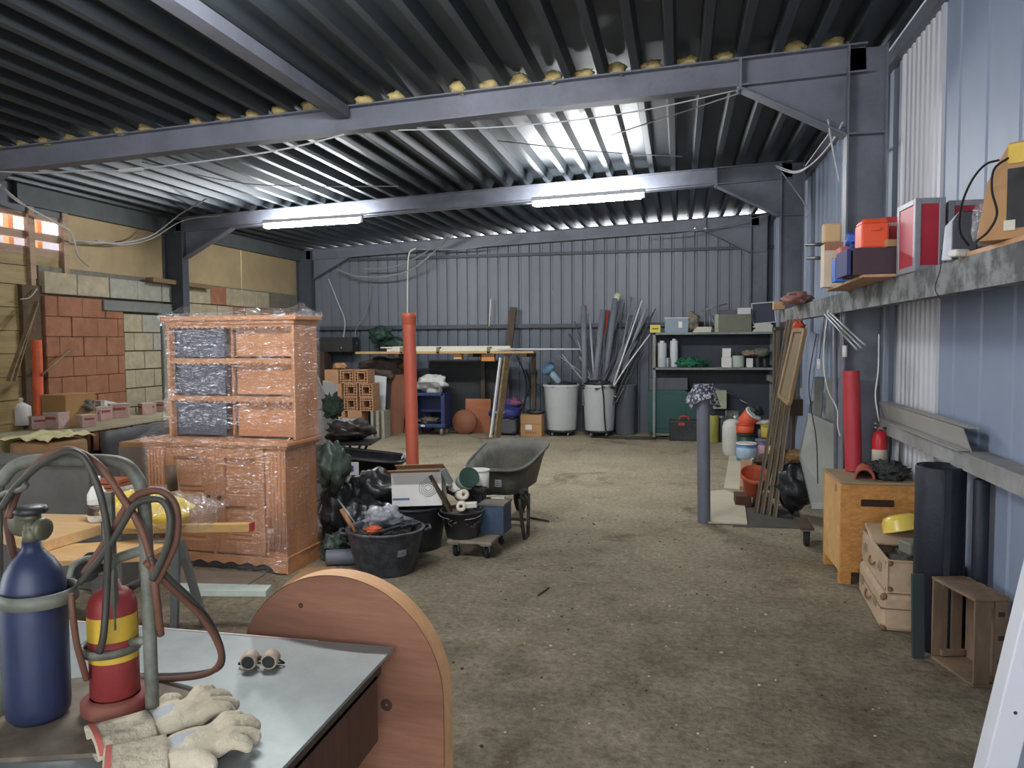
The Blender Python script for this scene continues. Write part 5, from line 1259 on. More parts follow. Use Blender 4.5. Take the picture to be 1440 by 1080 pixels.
# terracotta pot tilted on bricks
for k, (dx, lb) in enumerate(((-.09,'left'),(.09,'right'))):
    tag(MB().box((0,0,.05),(.15,.24,.10)).build('dark_brick', mat('dark_brick', (96,66,56), rough=.9, var=.2, scale=12), None, (.70+dx,7.70,.001), bevel=.005), f'dark brick under the terracotta pot, {lb} one', 'brick')
pt_ = thing('plant_pot', 'terracotta plastic plant pot tilted towards the viewer', 'pot', (.70,7.62,.135), 0, None, (radians(27),0,radians(4)))
MB().lathe([(.075,0),(.08,.004),(.115,.185),(.128,.187),(.132,.232),(.124,.232),(.110,.19),(.074,.012),(.0001,.01)], 36).build('pot_wall', mat('terracotta', (196,96,66), rough=.6, var=.08), pt_)
lean('bark_board', [(1056,690),(1080,690),(1088,650),(1060,648)], [8.6,8.5,8.7,8.8], .04, M_dkwood, 'dark rough board standing behind the terracotta pot')
crumple('dark_timber', at(1082,648,Y=8.6), (.15,.10,.06), M_dkwood, 'dark broken timber across the leaning casings', 'timber', 66, .4, 4)
# paint buckets and bottle
gb = thing('gas_bottle', 'white-grey gas bottle with a collar behind the paint buckets', 'gas bottle', (at(1036,642,Z=0).x-.06,10.95,0))
MB().lathe([(.10,0),(.11,.0),(.11,.02),(.125,.05),(.13,.09),(.13,.40),(.115,.46),(.07,.50),(.0001,.51)], 32).build('bottle_body', mat('white_grey_bottle', (196,196,188), rough=.5, var=.08), gb)
MB().lathe([(.085,.50),(.09,.50),(.09,.62),(.085,.62)], 24, 0, None, a0=radians(-30), a1=radians(210)).build('collar', M_galv, gb)
MB().lathe([(.02,.50),(.02,.58),(.0001,.58)], 12).build('valve', M_bronze, gb)
M_bucket_blue = mat('blue_paint_bucket', (84,130,180), rough=.5, var=.1)
M_orb = mat('orange_red_bucket', (214,92,62), rough=.5, var=.08)
M_purp = mat('purple_tin', (92,84,120), rough=.5, var=.1)
yb = 10.45
def bx_(px, Y=yb): return at(px, 620, Y=Y).x
can((bx_(1050),yb,0), .13, .25, M_bucket_blue, M_white, 'blue paint bucket at the front of the paint pots by the right wall', band=mat('pale_blue_label', (170,196,216), rough=.6))
can((bx_(1074),yb+.02,0), .10, .30, M_purp, M_greypvc, 'purple tin with a pink label right of the blue paint bucket', band=mat('pink_label', (206,168,186), rough=.6))
can((bx_(1053),yb+.30,0), .13, .34, M_dkgreen, M_blackp, 'dark green pail behind the blue paint bucket')
can((bx_(1051),yb+.30,.345), .125, .12, M_orb, M_orb, 'orange-red bucket standing on the dark green pail')
can((bx_(1049),yb+.31,.47), .11, .20, M_orb, M_white, 'orange-red bucket tipped over on top of the paint pots', (radians(20),radians(38),0))
can((bx_(1076),yb+.34,0), .12, .52, M_blackp, M_white, 'dark pail with a white lid at the back of the paint pots')
can((bx_(1080),yb+.12,.31), .08, .16, mat('mustard_tin', (178,160,66), rough=.55), mat('mustard_lid', (170,150,60), rough=.5), 'mustard yellow tin on the pots by the leaning casings')
can((bx_(1089),yb-.05,0), .085, .22, M_cream, M_white, 'cream pot partly hidden by the leaning casings', band=M_yel)
crumple('white_rags', (bx_(1066),yb-.3,.05), (.12,.1,.05), M_paper, 'white rag on the floor before the purple tin', 'rag', 77, .4, 4)
crumple('dark_can', (bx_(1062),yb+.33,.62), (.12,.1,.07), M_blackp, 'dark lumpy tin heap at the top of the paint pots', 'tins', 78, .4, 4)
# dolly wheel by the chest
t = thing('hand_truck', 'small grey castor truck peeking out behind the left of the chest', 'trolley', (.97,6.22,0))
MB().lathe([(.0001,-.018),(.055,-.018),(.06,-.01),(.06,.01),(.055,.018),(.0001,.018)], 24, 0, TR(0,0,.061) @ RY(pi/2)).build('wheel', M_rubber, t)
MB().box((.0,.0,.13),(.06,.09,.012)).build('top_plate', M_galv, t)
for s in (-1,1): MB().bar((s*.026,0,.13),(s*.026,0,.06),.03,.004,0,(1,0,0)).build('fork', M_galv, t)
MB().box((.0,.12,.145),(.10,.36,.02)).build('platform', M_dkwood, t)
# rods and wires hanging off the beam
for k, (a, b, lb) in enumerate((((1160,442),(1206,492),'leftmost'),((1164,441),(1212,490),'middle'),((1168,440),(1217,486),'rightmost'))):
    stick('steel_strip', at(a[0],a[1],Y=5.6-.02*k), at(b[0],b[1],Y=5.15), .008, M_galv, f'grey metal strip hanging askew below the shelf beam, {lb} of three', 'strip', 'metal strips below the shelf beam')
hose('white cable hanging from the shelf beam in front of the grey boards', [(1165,436,5.9),(1160,470,5.9),(1158,510,5.9),(1164,548,5.9),(1177,575,5.9),(1178,600,5.9),(1184,620,5.9)], M_paper, .0045, 'white_cable', 'cable', None)
hose('dark cable hanging down the big grey board', [(1148,470,6.4),(1138,530,6.4),(1140,570,6.4),(1148,620,6.4),(1150,680,6.5)], M_hd, .0045, 'dark_cable', 'cable', None)
hose('white cable beside the white steel flange above the fire extinguisher', [(1236,470,5.5),(1235,520,5.5),(1231,555,5.5),(1234,580,5.5),(1236,592,5.55)], M_paper, .0045, 'white_cable', 'cable', None)
for k, (px, py, Y, lb) in enumerate(((1152,512,6.3,'left of the white cable'),(1188,494,5.7,'above the red pipe'))):
    p = at(px, py, Y=Y); t = thing('plug', f'small white plug hanging on a wire, {lb}', 'plug', p)
    MB().tube([(0,0,-.04),(0,0,.04)], .016, 10).build('plug_body', M_paper, t)
    q = at(px+(8 if k == 0 else -6), 440, Y=Y); MB().tube([(0,0,.04), q-p], .003, 6).build('plug_wire', M_hd, t)
# twigs and crumbs on the floor
stick('twig', at(742,727,Z=.008), at(772,733,Z=.012), .008, M_dkwood, 'dark twig on the open floor right of the wheelbarrow', 'twig')
stick('twig', at(757,837,Z=.006), at(772,826,Z=.006), .006, M_dkwood, 'short dark stick on the floor in the middle foreground', 'twig')
R = random.Random(3); m = MB()
for k in range(260):
    p = Vector((R.uniform(-1.2,1.0), R.uniform(2.6,7.5), 0)); s = R.uniform(.003,.009)
    m.blob((p.x,p.y,s*.4), (s,s*R.uniform(.6,1.2),s*.5), .3, 2, 6, 0 if R.random() < .5 else 1, k)
tag(m.build('floor_grit', [mat('pale_grit', (186,176,158), rough=.9), mat('dark_grit', (70,60,48), rough=.9)]), 'grit and crumbs scattered over the bare floor', 'grit', None, 'stuff')
# ================================================================== along the back wall
M_bin = mat('pale_grey_bin', (196,200,202), rough=.45, var=.06, scale=3, c2=(176,178,178), amt=.3)
M_bind = mat('dark_grey_bin', (98,102,108), rough=.5, var=.1)
YBn = 12.85
def bin_(px, w, h, m, label, Y=YBn, dolly=True):
    c = at(px, 600, Y=Y); t = thing('plastic_bin', label, 'bin', (c.x, Y, 0), 0, None)
    R_ = w/2; z0 = .10 if dolly else .0
    MB().lathe([(R_*.80,z0),(R_*.84,z0+.02),(R_*.97,h-.05),(R_*1.0,h-.04),(R_*1.04,h-.02),(R_*1.04,h),(R_*.96,h),(R_*.93,h-.05),(R_*.78,z0+.03),(.0001,z0+.02)], 40).build('bin_shell', m, t)
    if dolly:
        MB().lathe([(.0001,.075),(R_*.8,.075),(R_*.8,.098),(.0001,.098)], 24).build('dolly_plate', M_blackp, t)
        for k in range(4):
            a = pi/4+k*pi/2; x, y = R_*.62*cos(a), R_*.62*sin(a)
            MB().lathe([(.0001,-.014),(.034,-.014),(.036,0),(.034,.014),(.0001,.014)], 14, 0, TR(x,y,.0365) @ RY(pi/2)).build('castor', M_galv, t)
    return t, c.x
b1_, xb1 = bin_(789.5, .60, .865, M_bin, 'pale grey round bin on castors, left of the bin full of pipes')
b2_, xb2 = bin_(843, .57, .865, M_bin, 'pale grey bin on castors, filled with long grey pipes')
b3_, xb3 = bin_(879, .40, .86, M_bind, 'darker grey bin behind the pipe-filled bin, next to the shelf unit', 13.12, False)
crumple('dark_scrap', (xb1,YBn,.84), (.25,.25,.06), M_blackp, 'dark scrap filling the left pale bin', 'scrap', 31, .4, 4)
t = thing('blue_jug', 'light blue plastic jug lying on the left pale bin', 'jug', (at(786,525,Y=12.8).x,12.8,.90), 0, None, (radians(20),radians(-35),0))
MB().lathe([(.05,0),(.06,.02),(.055,.2),(.04,.24),(.04,.26)], 20).build('jug_body', mat('blue_grey_plastic', (150,172,188), rough=.4, var=.1), t)
m = MB(); m.blob((0,.0,.30),(.12,.09,.08),.25,2.5,16,0,4); m.build('jug_head', mat('sky_blue_plastic', (96,130,158), rough=.45, var=.15), t)
# grey pipes and strips standing in the pipe bin
M_pg = mat('pipe_grey', (112,116,124), rough=.55, var=.12, scale=5)
M_pl = mat('pipe_light', (156,160,166), rough=.5, var=.1, scale=5)
M_pd = mat('pipe_dark', (80,82,88), rough=.6, var=.12, scale=5)
M_pw = mat('strip_white', (208,210,212), rough=.5, var=.05)
def rodp(name, top, bot, r, m, label, cat, Yt, Yb, group=None, bend=0):
    a = at(bot[0], bot[1], Y=Yb); b = at(top[0], top[1], Y=Yt)
    d = (b-a); a2 = a-d.normalized()*(.30 if a.z > .8 else 0)
    mid = (a2+b)/2+Vector((0,0,bend)); pts = spline([a2, mid, b], 6) if bend else [a2, b]
    mb = MB(); mb.tube([p-a2 for p in pts], r, 14 if r > .02 else 8)
    return tag(mb.build(name, m, None, a2), label, cat, group)
rodp('grey_pipe', (821,430), (822,545), .048, M_pg, 'fat grey pipe standing upright at the left of the pipe bin', 'pipe', 12.95, 12.80)
rodp('grey_pipe', (848,436), (836,545), .052, M_pg, 'fat grey pipe right of the upright one, leaning slightly right', 'pipe', 13.0, 12.86)
rodp('grey_pipe', (866,420), (848,545), .056, M_pg, 'fattest grey pipe with a taped end, in the middle of the pipe bin', 'pipe', 13.1, 12.92)
q1, q2 = at(862,448,Y=13.06), at(866,420,Y=13.1)
tag(MB().tube([(0,0,0),(at(870,413,Y=13.12)-at(865.4,424,Y=13.1))], .058, 14).build('tape_band', mat('cream_tape', (196,196,168), rough=.8), None, at(865.4,424,Y=13.1)), 'cream taped end on the fattest grey pipe', 'tape')
rodp('red_pipe', (855,436), (846,545), .035, mat('red_brown_pipe', (176,74,56), rough=.55), 'red pipe between the fat grey pipes in the bin', 'pipe', 13.15, 12.98)
rodp('grey_pipe', (889,444), (858,545), .04, M_pg, 'grey pipe leaning right, right of the fattest pipe', 'pipe', 13.1, 12.88)
rodp('white_strip', (903,422), (861,545), .014, M_pw, 'long white strip leaning right across the pipe bin', 'strip', 12.9, 12.72)
rodp('white_strip', (914,470), (863,545), .011, M_pw, 'bent white strip reaching right towards the shelf unit', 'strip', 12.8, 12.70, None, .04)
rodp('pale_strip', (829,442), (836,545), .018, M_pl, 'pale strip right of the upright fat pipe', 'strip', 13.0, 12.85)
rodp('pale_strip', (908,434), (884,500), .03, M_pl, 'pale flat strip at the upper right of the pipe bin', 'strip', 13.05, 12.95)
R = random.Random(12)
tops = [(806,482),(800,470),(790,498),(812,478),(778,503),(784,499),(808,452),(840,470),(858,438),(874,430),(878,426),(882,470),(894,436),(898,452),(906,452),(911,446),(918,440),(922,434),(916,458),(905,494),(896,480),(870,470),(850,470),(834,462),(815,502),(826,478),(888,418),(868,498),(902,466),(892,500)]
for k, tp in enumerate(tops):
    far = tp[0] > 885
    bot = (R.uniform(828,858) if not far else R.uniform(850,880), 545)
    m_ = R.choice([M_pg, M_pl, M_pd, M_pd])
    rodp('thin_rod', tp, bot, R.choice([.009,.012,.016]), m_, 'thin grey pipe or rod sticking out of the pipe-filled bin', 'rod', R.uniform(12.85,13.25), R.uniform(12.75,12.95), 'thin pipes and rods in the bin')
crumple('cable_tangle', (xb2,12.8,.86), (.26,.22,.07), M_blackp, 'dark cable tangle around the pipe feet in the pipe-filled bin', 'cables', 37, .5, 5)
hose('black cable hanging over the front of the pipe-filled bin', [(846,538,12.5),(849,560,12.5),(850,585,12.5),(852,606,12.5)], M_rubber, .012, 'black_cable', 'cable', None)
m = MB(); m.blob((0,0,.0),(.55,.16,.02),.5,3,30,0,4,None,0); tag(m.build('floor_litter', mat('dark_litter', (74,68,58), rough=.95, var=.4, scale=20), None, (at(890,611,Y=12.7).x,12.62,.002)), 'dark litter on the floor in front of the darker bin', 'litter', None, 'stuff')

# ---- shelf unit
M_shelfs = mat('grey_green_shelf', (130,136,132), rough=.7, var=.15, scale=8, c2=(92,96,94), amt=.5)
YS0, YS1 = 12.75, 13.2
xs0, xs1 = at(918,560,Y=YS0).x, at(1090,560,Y=YS0).x
zt1, zt2 = at(1000,467,Y=YS0).z, at(1000,517,Y=YS0).z
su = thing('shelf_unit', 'grey metal shelf unit with two loaded shelves against the back wall', 'shelf', ((xs0+xs1)/2,(YS0+YS1)/2,0))
for sx in (-1,1):
    for sy in (-1,1): MB().box((sx*((xs1-xs0)/2-.02),sy*.205,zt1/2),(.04,.04,zt1)).build('upright', M_shelfs, su)
for z in (zt1,zt2): MB().box((0,0,z-.018),(xs1-xs0,YS1-YS0,.036)).build('shelf', M_shelfs, su, bevel=.003)
MB().box((0,0,.05),(xs1-xs0-.1,YS1-YS0-.04,.03)).build('shelf', M_shelfs, su)
MB().box((0,.218,zt1/2),(xs1-xs0-.02,.012,zt1-.04)).build('back_panel', mat('painted_shelf_shade', (58,63,71), rough=.7, var=.15), su)  # sheet added in a dark tone to stand for shade inside the shelf unit
def sb_(name, px0, py0, px1, m, label, cat, z, Y=12.86, dep=.2, extra=None, bv=.004):
    a = at(px0, py0, Y=Y); b = at(px1, py0, Y=Y)
    t = thing(name, label, cat, ((a.x+b.x)/2, Y+dep/2, z+.001)); h = a.z-z
    MB().box((0,0,h/2),(b.x-a.x,dep,h)).build('box_body', m, t, bevel=bv)
    if extra: extra(t, b.x-a.x, dep, h)
    return t
M_yb = mat('yellow_case', (206,186,70), rough=.5, var=.08)
def slotx(t, w, d, h): MB().box((0,-d/2-.001,h*.5),(w*.6,.006,h*.14)).build('slot', M_blackp, t)
sb_('yellow_case', 914, 457, 929, M_yb, 'small yellow case at the left end of the top shelf', 'case', zt1, extra=slotx)
M_cb = mat('blue_grey_tub', (120,134,148), rough=.35, var=.08)
def tubx(t, w, d, h):
    MB().box((0,0,h+.008),(w*1.05,d*1.05,.016)).build('lid', M_bin, t, bevel=.004); MB().box((.06,-d/2-.002,h*.55),(.06,.004,.10)).build('white_label', M_paper, t)
sb_('plastic_tub', 935, 448, 968, M_cb, 'blue-grey plastic tub with a white label on the top shelf', 'tub', zt1, extra=tubx, dep=.28)
crumple('grey_bundle', at(972,452,Y=13.0), (.14,.12,.14), mat('grey_brown_bundle', (126,118,106), rough=.8, var=.3, scale=12), 'grey-brown bundle right of the blue-grey tub on the top shelf', 'bundle', 41, .3)
t = thing('book_pile', 'flat pile of cream folders in the middle of the top shelf', 'folders', (at(987,466,Y=12.9).x,12.95,zt1+.001))
for k in range(3): MB().box((.01*k,0,.014+k*.029),(.28-.02*k,.2,.026)).build('folder', M_cream, t, rot=(0,0,.08*k))
st2 = thing('light_stand', 'thin metal stand with a slanting arm on the top shelf', 'stand', (at(997,466,Y=13.05).x,13.05,zt1+.001))
def LS(px, py, Y=13.05): return at(px, py, Y=Y)-st2.location
m = MB(); m.tube([LS(986,437),LS(1022,427)], .012, 8); m.build('arm', M_galv, st2)
for k, (a, b) in enumerate((((992,434),(990,466)),((998,434),(998,466)),((999,440),(1008,466)))): MB().tube([LS(*a),LS(*b)], .009, 8).build('stand_leg', M_galv, st2)
M_ob = mat('olive_grey_box', (112,112,98), rough=.75, var=.12)
def edgex(t, w, d, h): MB().box((-w/2+.02,-d/2-.003,h/2),(.06,.008,h)).build('pale_side', mat('pale_sage', (166,168,150), rough=.75), t)
sb_('olive_box', 1006, 442, 1057, M_ob, 'olive grey box with a pale left side on the top shelf', 'box', zt1, extra=edgex, dep=.26)
zo = at(1040,442,Y=12.86).z
sb_('pale_box', 1037, 433, 1056, M_bin, 'small pale tray on top of the olive grey box', 'tray', zo, dep=.16)
sb_('dark_case', 1012, 436, 1036, M_pd, 'low dark case on top of the olive grey box', 'case', zo, dep=.2)
t = thing('magazine_pile', 'pile of pale magazines at the right end of the top shelf', 'magazines', (at(1073,466,Y=12.9).x,12.97,zt1+.001))
for k in range(6): MB().box((.012*((k*37) % 5-2)/2,0,.011+k*.022),(.30-.02*(k % 3),.22,.02)).build('magazine', M_cream if k % 2 else M_bin, t)
zf = zt1+.001+.134
fr = thing('framed_picture', 'dark picture with a thin white frame standing on the magazine pile', 'picture', (at(1075,448,Y=13.0).x,13.0,zf), 0, None, (radians(-6),radians(-4),0))
w, h = .36, .34
MB().box((0,.004,h/2),(w-.02,.008,h-.02)).build('picture', mat('slate_picture', (62,66,82), rough=.5, var=.1), fr)
for s in (-1,1): MB().box((s*(w/2-.006),0,h/2),(.013,.02,h)).build('frame_bar', M_pw, fr); MB().box((0,0,h/2+s*(h/2-.006)),(w-.026,.02,.013)).build('frame_bar', M_pw, fr)
# middle shelf
z2 = zt2
sb_('brown_book', 917, 486, 923, mat('brown_binder', (124,86,74), rough=.8), 'narrow brown binder at the left end of the middle shelf', 'binder', z2)
def cyl(name, px, py, r, m, label, cat, z, Y=12.95, lid=None):
    a = at(px, py, Y=Y); t = thing(name, label, cat, (a.x, Y, z+.001)); h = a.z-z
    MB().lathe([(r*.96,0),(r,.01),(r,h-.02),(r*.9,h),(.0001,h)], 24).build('body', m, t)
    if lid: MB().lathe([(r*.5,h-.001),(r*.5,h+.03),(.0001,h+.03)], 16).build('lid', lid, t)
    return t
cyl('paper_roll', 931, 482, .075, M_bin, 'pale upright roll on the middle shelf, left of two', 'roll', z2, lid=M_white)
cyl('paper_roll', 948, 479, .065, M_bin, 'pale upright roll on the middle shelf, right of two', 'roll', z2, lid=M_white)
cyl('small_jar', 939, 503, .035, M_galv, 'small grey jar between the two pale rolls', 'jar', z2, 12.88)
m = MB(); m.blob((0,0,.06),(.24,.14,.085),.4,4,40,0,6,None,-.05)
R = random.Random(8)
for k in range(60):
    a0 = R.uniform(0,6.28); p = Vector((R.uniform(-.2,.2),R.uniform(-.14,.05),R.uniform(.02,.13)))
    m.tube([p, p+Vector((R.uniform(-.05,.05),-.02,R.uniform(-.03,.05))), p+Vector((R.uniform(-.08,.08),-.02,R.uniform(-.05,.03)))], .006, 5)
tag(m.build('green_netting', mat('green_netting', (40,112,78), rough=.7, var=.35, scale=25, c2=(24,64,50), amt=.6), None, (at(972,512,Y=12.9).x,12.93,z2+.002)), 'heap of green netting in the middle of the middle shelf', 'netting')
sb_('white_box', 1015, 503, 1029, M_paper, 'white box on the middle shelf, lower of two stacked', 'box', z2, dep=.14)
zz2 = at(1020,503,Y=12.86).z
sb_('white_box', 1016, 490, 1028, M_paper, 'white box on the middle shelf, upper of two stacked', 'box', zz2+.001, dep=.13)
cyl('pale_pot', 1038, 500, .095, mat('sage_pot', (178,188,176), rough=.6, var=.15), 'pale sage pot right of the white boxes', 'pot', z2, 12.93, M_dkgreen)
sb_('white_box', 1050, 504, 1059, M_paper, 'small white box right of the sage pot', 'box', z2, dep=.1)
crumple('brown_paper', at(1055,497,Y=13.05), (.13,.09,.05), mat('brown_paper', (150,130,110), rough=.9, var=.2, scale=12), 'brown paper bundle on the middle shelf above the small white box', 'bundle', 44, .35)
cyl('dark_jar', 1066, 503, .05, M_blackp, 'dark jar near the right end of the middle shelf, left of two', 'jar', z2, 12.9)
cyl('dark_jar', 1076, 504, .045, M_blackp, 'dark jar near the right end of the middle shelf, right of two', 'jar', z2, 12.9)
crumple('olive_cloth', at(1070,496,Y=13.05), (.13,.09,.07), M_ob, 'olive cloth behind the dark jars on the middle shelf', 'cloth', 46, .3)
# below the shelves
M_dg = mat('dark_green_sheet', (40,78,72), rough=.5, var=.12, scale=3)
gp = thing('green_cabinet', 'dark green cabinet with a rounded right edge under the shelf unit', 'cabinet', (at(945,600,Y=13.0).x,13.02,.067))
wg = at(985,560,Y=13.0).x-at(917,560,Y=13.0).x; hg = at(945,548,Y=13.0).z-.067
m = MB(); m.prism([(-wg/2,0),(wg/2,0),(wg/2,hg*.72),(wg*.42,hg*.9),(wg*.25,hg),(-wg/2,hg)], .26, 0, TR(0,.13,0) @ RX(pi/2)); m.build('cabinet_body', M_dg, gp, bevel=.006)
MB().box((-.05,-.133,hg*.5),(wg*.7,.006,hg*.8)).build('cabinet_door', M_dg, gp, bevel=.003)
MB().box((-wg*.08,.0,hg+.10),(wg*.8,.2,.2)).build('dark_top_box', M_pd, gp, bevel=.006)
tb_ = thing('tool_box', 'black tool box with a red handle on the floor before the shelf unit', 'tool box', (at(962,613,Y=12.5).x,12.5,0))
MB().box((0,0,.14),(.46,.22,.28)).build('box_body', M_blackp, tb_, bevel=.012); MB().box((0,0,.30),(.47,.23,.05)).build('lid', M_blackp, tb_, bevel=.01)
m = MB(); m.tube(spline([(-.07,0,.32),(-.06,0,.37),(0,0,.385),(.06,0,.37),(.07,0,.32)],5), .016, 8); m.build('handle', mat('red_handle', (176,66,58), rough=.5), tb_)
MB().box((-.04,-.118,.27),(.10,.012,.05)).build('red_clasp', mat('red_handle', (176,66,58)), tb_, bevel=.004)
hbox('sage_box', 1003, 549, 1022, 588, 12.95, .2, mat('sage_carton', (166,170,146), rough=.8), 'pale sage carton standing on the grey box under the shelf unit', 'carton', z=.47)
hbox('grey_box', 1004, 588, 1026, 612, 12.9, .25, mat('mid_grey_box', (112,114,108), rough=.8, var=.15), 'mid grey box on the shelf unit floor under the sage carton', 'box', z=.067)
cyl('yellow_can', 1003, 584, .085, mat('olive_yellow_can', (150,146,70), rough=.5, var=.12), 'olive yellow can right of the grey drainpipe', 'can', 0, 12.3, M_blackp)
cyl('dark_canister', 1015, 588, .10, M_pd, 'dark canister beside the olive yellow can', 'canister', 0, 12.45, M_galv)
stick('rod', at(988,540,Y=13.1), at(1034,556,Y=13.1), .008, M_galv, 'thin metal rod slanting under the middle shelf, upper of two', 'rod')
stick('rod', at(1040,562,Y=13.1), at(1060,572,Y=13.1), .008, M_galv, 'thin metal rod slanting under the middle shelf, lower of two', 'rod')
# patterned rag over the grey drainpipe
rg_ = MB()
def ragp(u, v):
    a = 2*pi*u; r = .061+.010*sin(5*a+1)+.055*v*(1+.3*sin(3*a)); z = 1.20+.012*(1-v)-.14*v*(1+.35*sin(2*a+.6))
    return (.205+r*cos(a)*(1.15), 6.86+r*sin(a), z+.02*NZ.noise(Vector((u*8,v*4,3))))
rg_.grid(40, 10, ragp); rg_.add([(.205+.06*cos(2*pi*k/16),6.86+.06*sin(2*pi*k/16),1.213) for k in range(16)], [tuple(range(16))])
mr = mat('patterned_rag', (66,68,86), rough=.9, var=.3, scale=40, c2=(206,208,214), amt=.95, s2=34, edge=(.5,.56))
tag(rg_.build('patterned_rag', mr, None, None, None, solid=.004), 'dark and white patterned rag draped over the top of the grey drainpipe', 'rag')

# ---- plank rack and the things under it
YR = 12.3
M_plank = wood('rack_plank', (190,158,112), (160,128,86), 'X')
zr_ = at(600,494,Y=YR).z
xr0, xr1 = at(503,494,Y=YR).x, at(752,494,Y=YR).x
rk = thing('timber_rack', 'rough timber rack holding planks along the back wall', 'rack', ((xr0+xr1)/2,12.55,0))
for x in (-.81,.48,1.38):
    MB().box((x,.50,(zr_-.09)/2),(.07,.07,zr_-.09)).build('post', M_dkwood, rk)
    MB().box((x,.10,zr_-.07),(.08,.88,.06)).build('bearer', M_dkwood, rk)
def rplank(px0, px1, Y, z, w, t, m, label, name='plank', cat='plank'):
    a = at(px0, 494, Y=Y).x; b = at(px1, 494, Y=Y).x
    return tag(MB().box((0,0,t/2),(b-a,w,t)).build(name, m, None, ((a+b)/2,Y,z), bevel=.003), label, cat)
rplank(503, 752, YR+.05, zr_-.039, .22, .036, M_plank, 'long front plank on the timber rack')
rplank(520, 730, YR+.35, zr_-.039, .22, .036, M_plank, 'long rear plank on the timber rack')
M_chan = mat('cream_channel', (208,204,186), rough=.6, var=.05)
rplank(545, 722, YR+.0, zr_-.002, .07, .045, M_chan, 'long cream channel on the front plank of the rack, lower one', 'channel', 'channel')
rplank(552, 718, YR+.10, zr_-.002, .08, .085, M_chan, 'long cream channel on the front plank of the rack, higher one behind', 'channel', 'channel')
for px in (566,617,688):
    x = at(px,490,Y=YR).x; tag(MB().box((0,0,.03),(.05,.22,.105)).build('strap', mat('olive_strap', (120,116,88), rough=.8), None, (x,YR+.05,zr_-.012)), f'olive strap around the cream channels, {dict(zip((566,617,688),("left","middle","right")))[px]} of three', 'strap')
stick('white_rod', at(700,491,Y=12.2), at(816,491,Y=12.3), .012, M_pw, 'long thin white rod sticking out to the right of the rack', 'rod')
stick('white_rod', at(535,489,Y=12.35), at(552,489,Y=12.35), .015, M_cream, 'short pale rod end at the left of the cream channels', 'rod')
# board and plank leaning at the right end of the rack
panel('leaning_plank', at(699,615,Y=12.0), at(713,503,Y=12.18), .16, .035, M_oldwood, 'old plank leaning against the right end of the rack', 'plank', (1,-.3,.2))
panel('white_lath', at(690,615,Y=11.98), at(704,503,Y=12.17), .05, .03, M_pw, 'white lath leaning just left of the old plank', 'lath', (1,-.3,.2))
panel('dark_post', at(714,500,Y=13.2), at(722,432,Y=13.3), .12, .05, M_dkwood, 'dark rough post against the back wall above the rack', 'post', (0,-1,0))
stick('white_stick', at(688,459,Y=13.3), at(690,420,Y=13.3), .014, M_cream, 'thin pale stick against the back wall above the rack', 'stick')
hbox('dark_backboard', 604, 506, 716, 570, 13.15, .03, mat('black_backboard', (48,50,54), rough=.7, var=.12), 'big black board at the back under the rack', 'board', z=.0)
hbox('wood_block', 638, 497, 649, 505, 12.35, .12, M_pine, 'pine offcut under the front plank of the rack, left one', 'block')
hbox('wood_block', 677, 498, 695, 508, 12.35, .12, wood('orange_offcut', (196,140,84), (170,112,64), 'X'), 'orange wood offcut under the front plank of the rack, right one', 'block')
# trolley with white sack
M_tb = mat('blue_trolley', (44,56,98), rough=.5, var=.15, scale=8)
tl = thing('blue_trolley', 'dark blue trolley with a tube handle under the rack, behind the orange pipe', 'trolley', (at(606,605,Y=12.6).x,12.62,0))
MB().box((0,0,.17),(.62,.42,.06)).build('platform', M_tb, tl, bevel=.01)
for s in (-1,1): MB().box((s*.27,0,.45),(.07,.40,.55)).build('side_frame', M_tb, tl, bevel=.01)
MB().box((0,.17,.55),(.5,.05,.36)).build('back_panel', M_tb, tl, bevel=.01)
MB().box((0,0,.70),(.6,.40,.05)).build('top_frame', M_tb, tl, bevel=.01)
m = MB(); m.tube(spline([(-.22,-.15,.72),(-.22,-.16,.84),(-.17,-.165,.90),(.15,-.165,.90),(.21,-.16,.84),(.22,-.15,.72)],6), .014, 8); m.build('handle', M_galv, tl)
for sx in (-1,1):
    for sy in (-1,1): MB().lathe([(.0001,-.02),(.06,-.02),(.066,0),(.06,.02),(.0001,.02)], 18, 0, TR(sx*.24,sy*.15,.067) @ RY(pi/2)).build('wheel', mat('grey_wheel', (120,118,116), rough=.7), tl)
MB().box((-.08,-.214,.17),(.07,.006,.03)).build('white_label', M_paper, tl)
crumple('white_sack', (tl.location.x+.02,12.66,.88), (.27,.15,.145), mat('white_sack', (204,204,200), rough=.8, var=.1, scale=12, bump=.6, bs=14), 'white woven sack on the blue trolley', 'sack', 52, .35, 2.4)
crumple('dark_parts', (tl.location.x-.02,12.6,.245), (.2,.15,.05), mat('oily_tools', (92,86,78)), 'oily parts on the lower deck of the blue trolley', 'parts', 53, .4, 4)
# brown board and timbers left of the trolley
M_bb = wood('brown_board', (134,88,64), (108,66,46), 'Z')
panel('brown_board', (at(562,606,Z=0).x,12.72,0), (at(560,512,Y=12.9).x,12.95,at(560,512,Y=12.9).z), .36, .02, M_bb, 'brown wooden board leaning under the rack, left of the trolley', 'board', (0,-1,.15))
panel('brown_post', (at(579,606,Z=0).x+.03,12.66,0), (at(580,515,Y=12.7).x,12.8,at(580,515,Y=12.7).z), .06, .04, M_oldwood, 'thin rough post beside the brown leaning board', 'post', (0,-1,.1))
panel('violet_board', (at(598,600,Y=12.9).x,13.0,0), (at(598,540,Y=12.95).x,13.08,.85), .16, .03, mat('violet_panel', (84,70,100), rough=.6), 'dull violet board behind the orange pipe under the rack', 'board', (0,-1,.1))
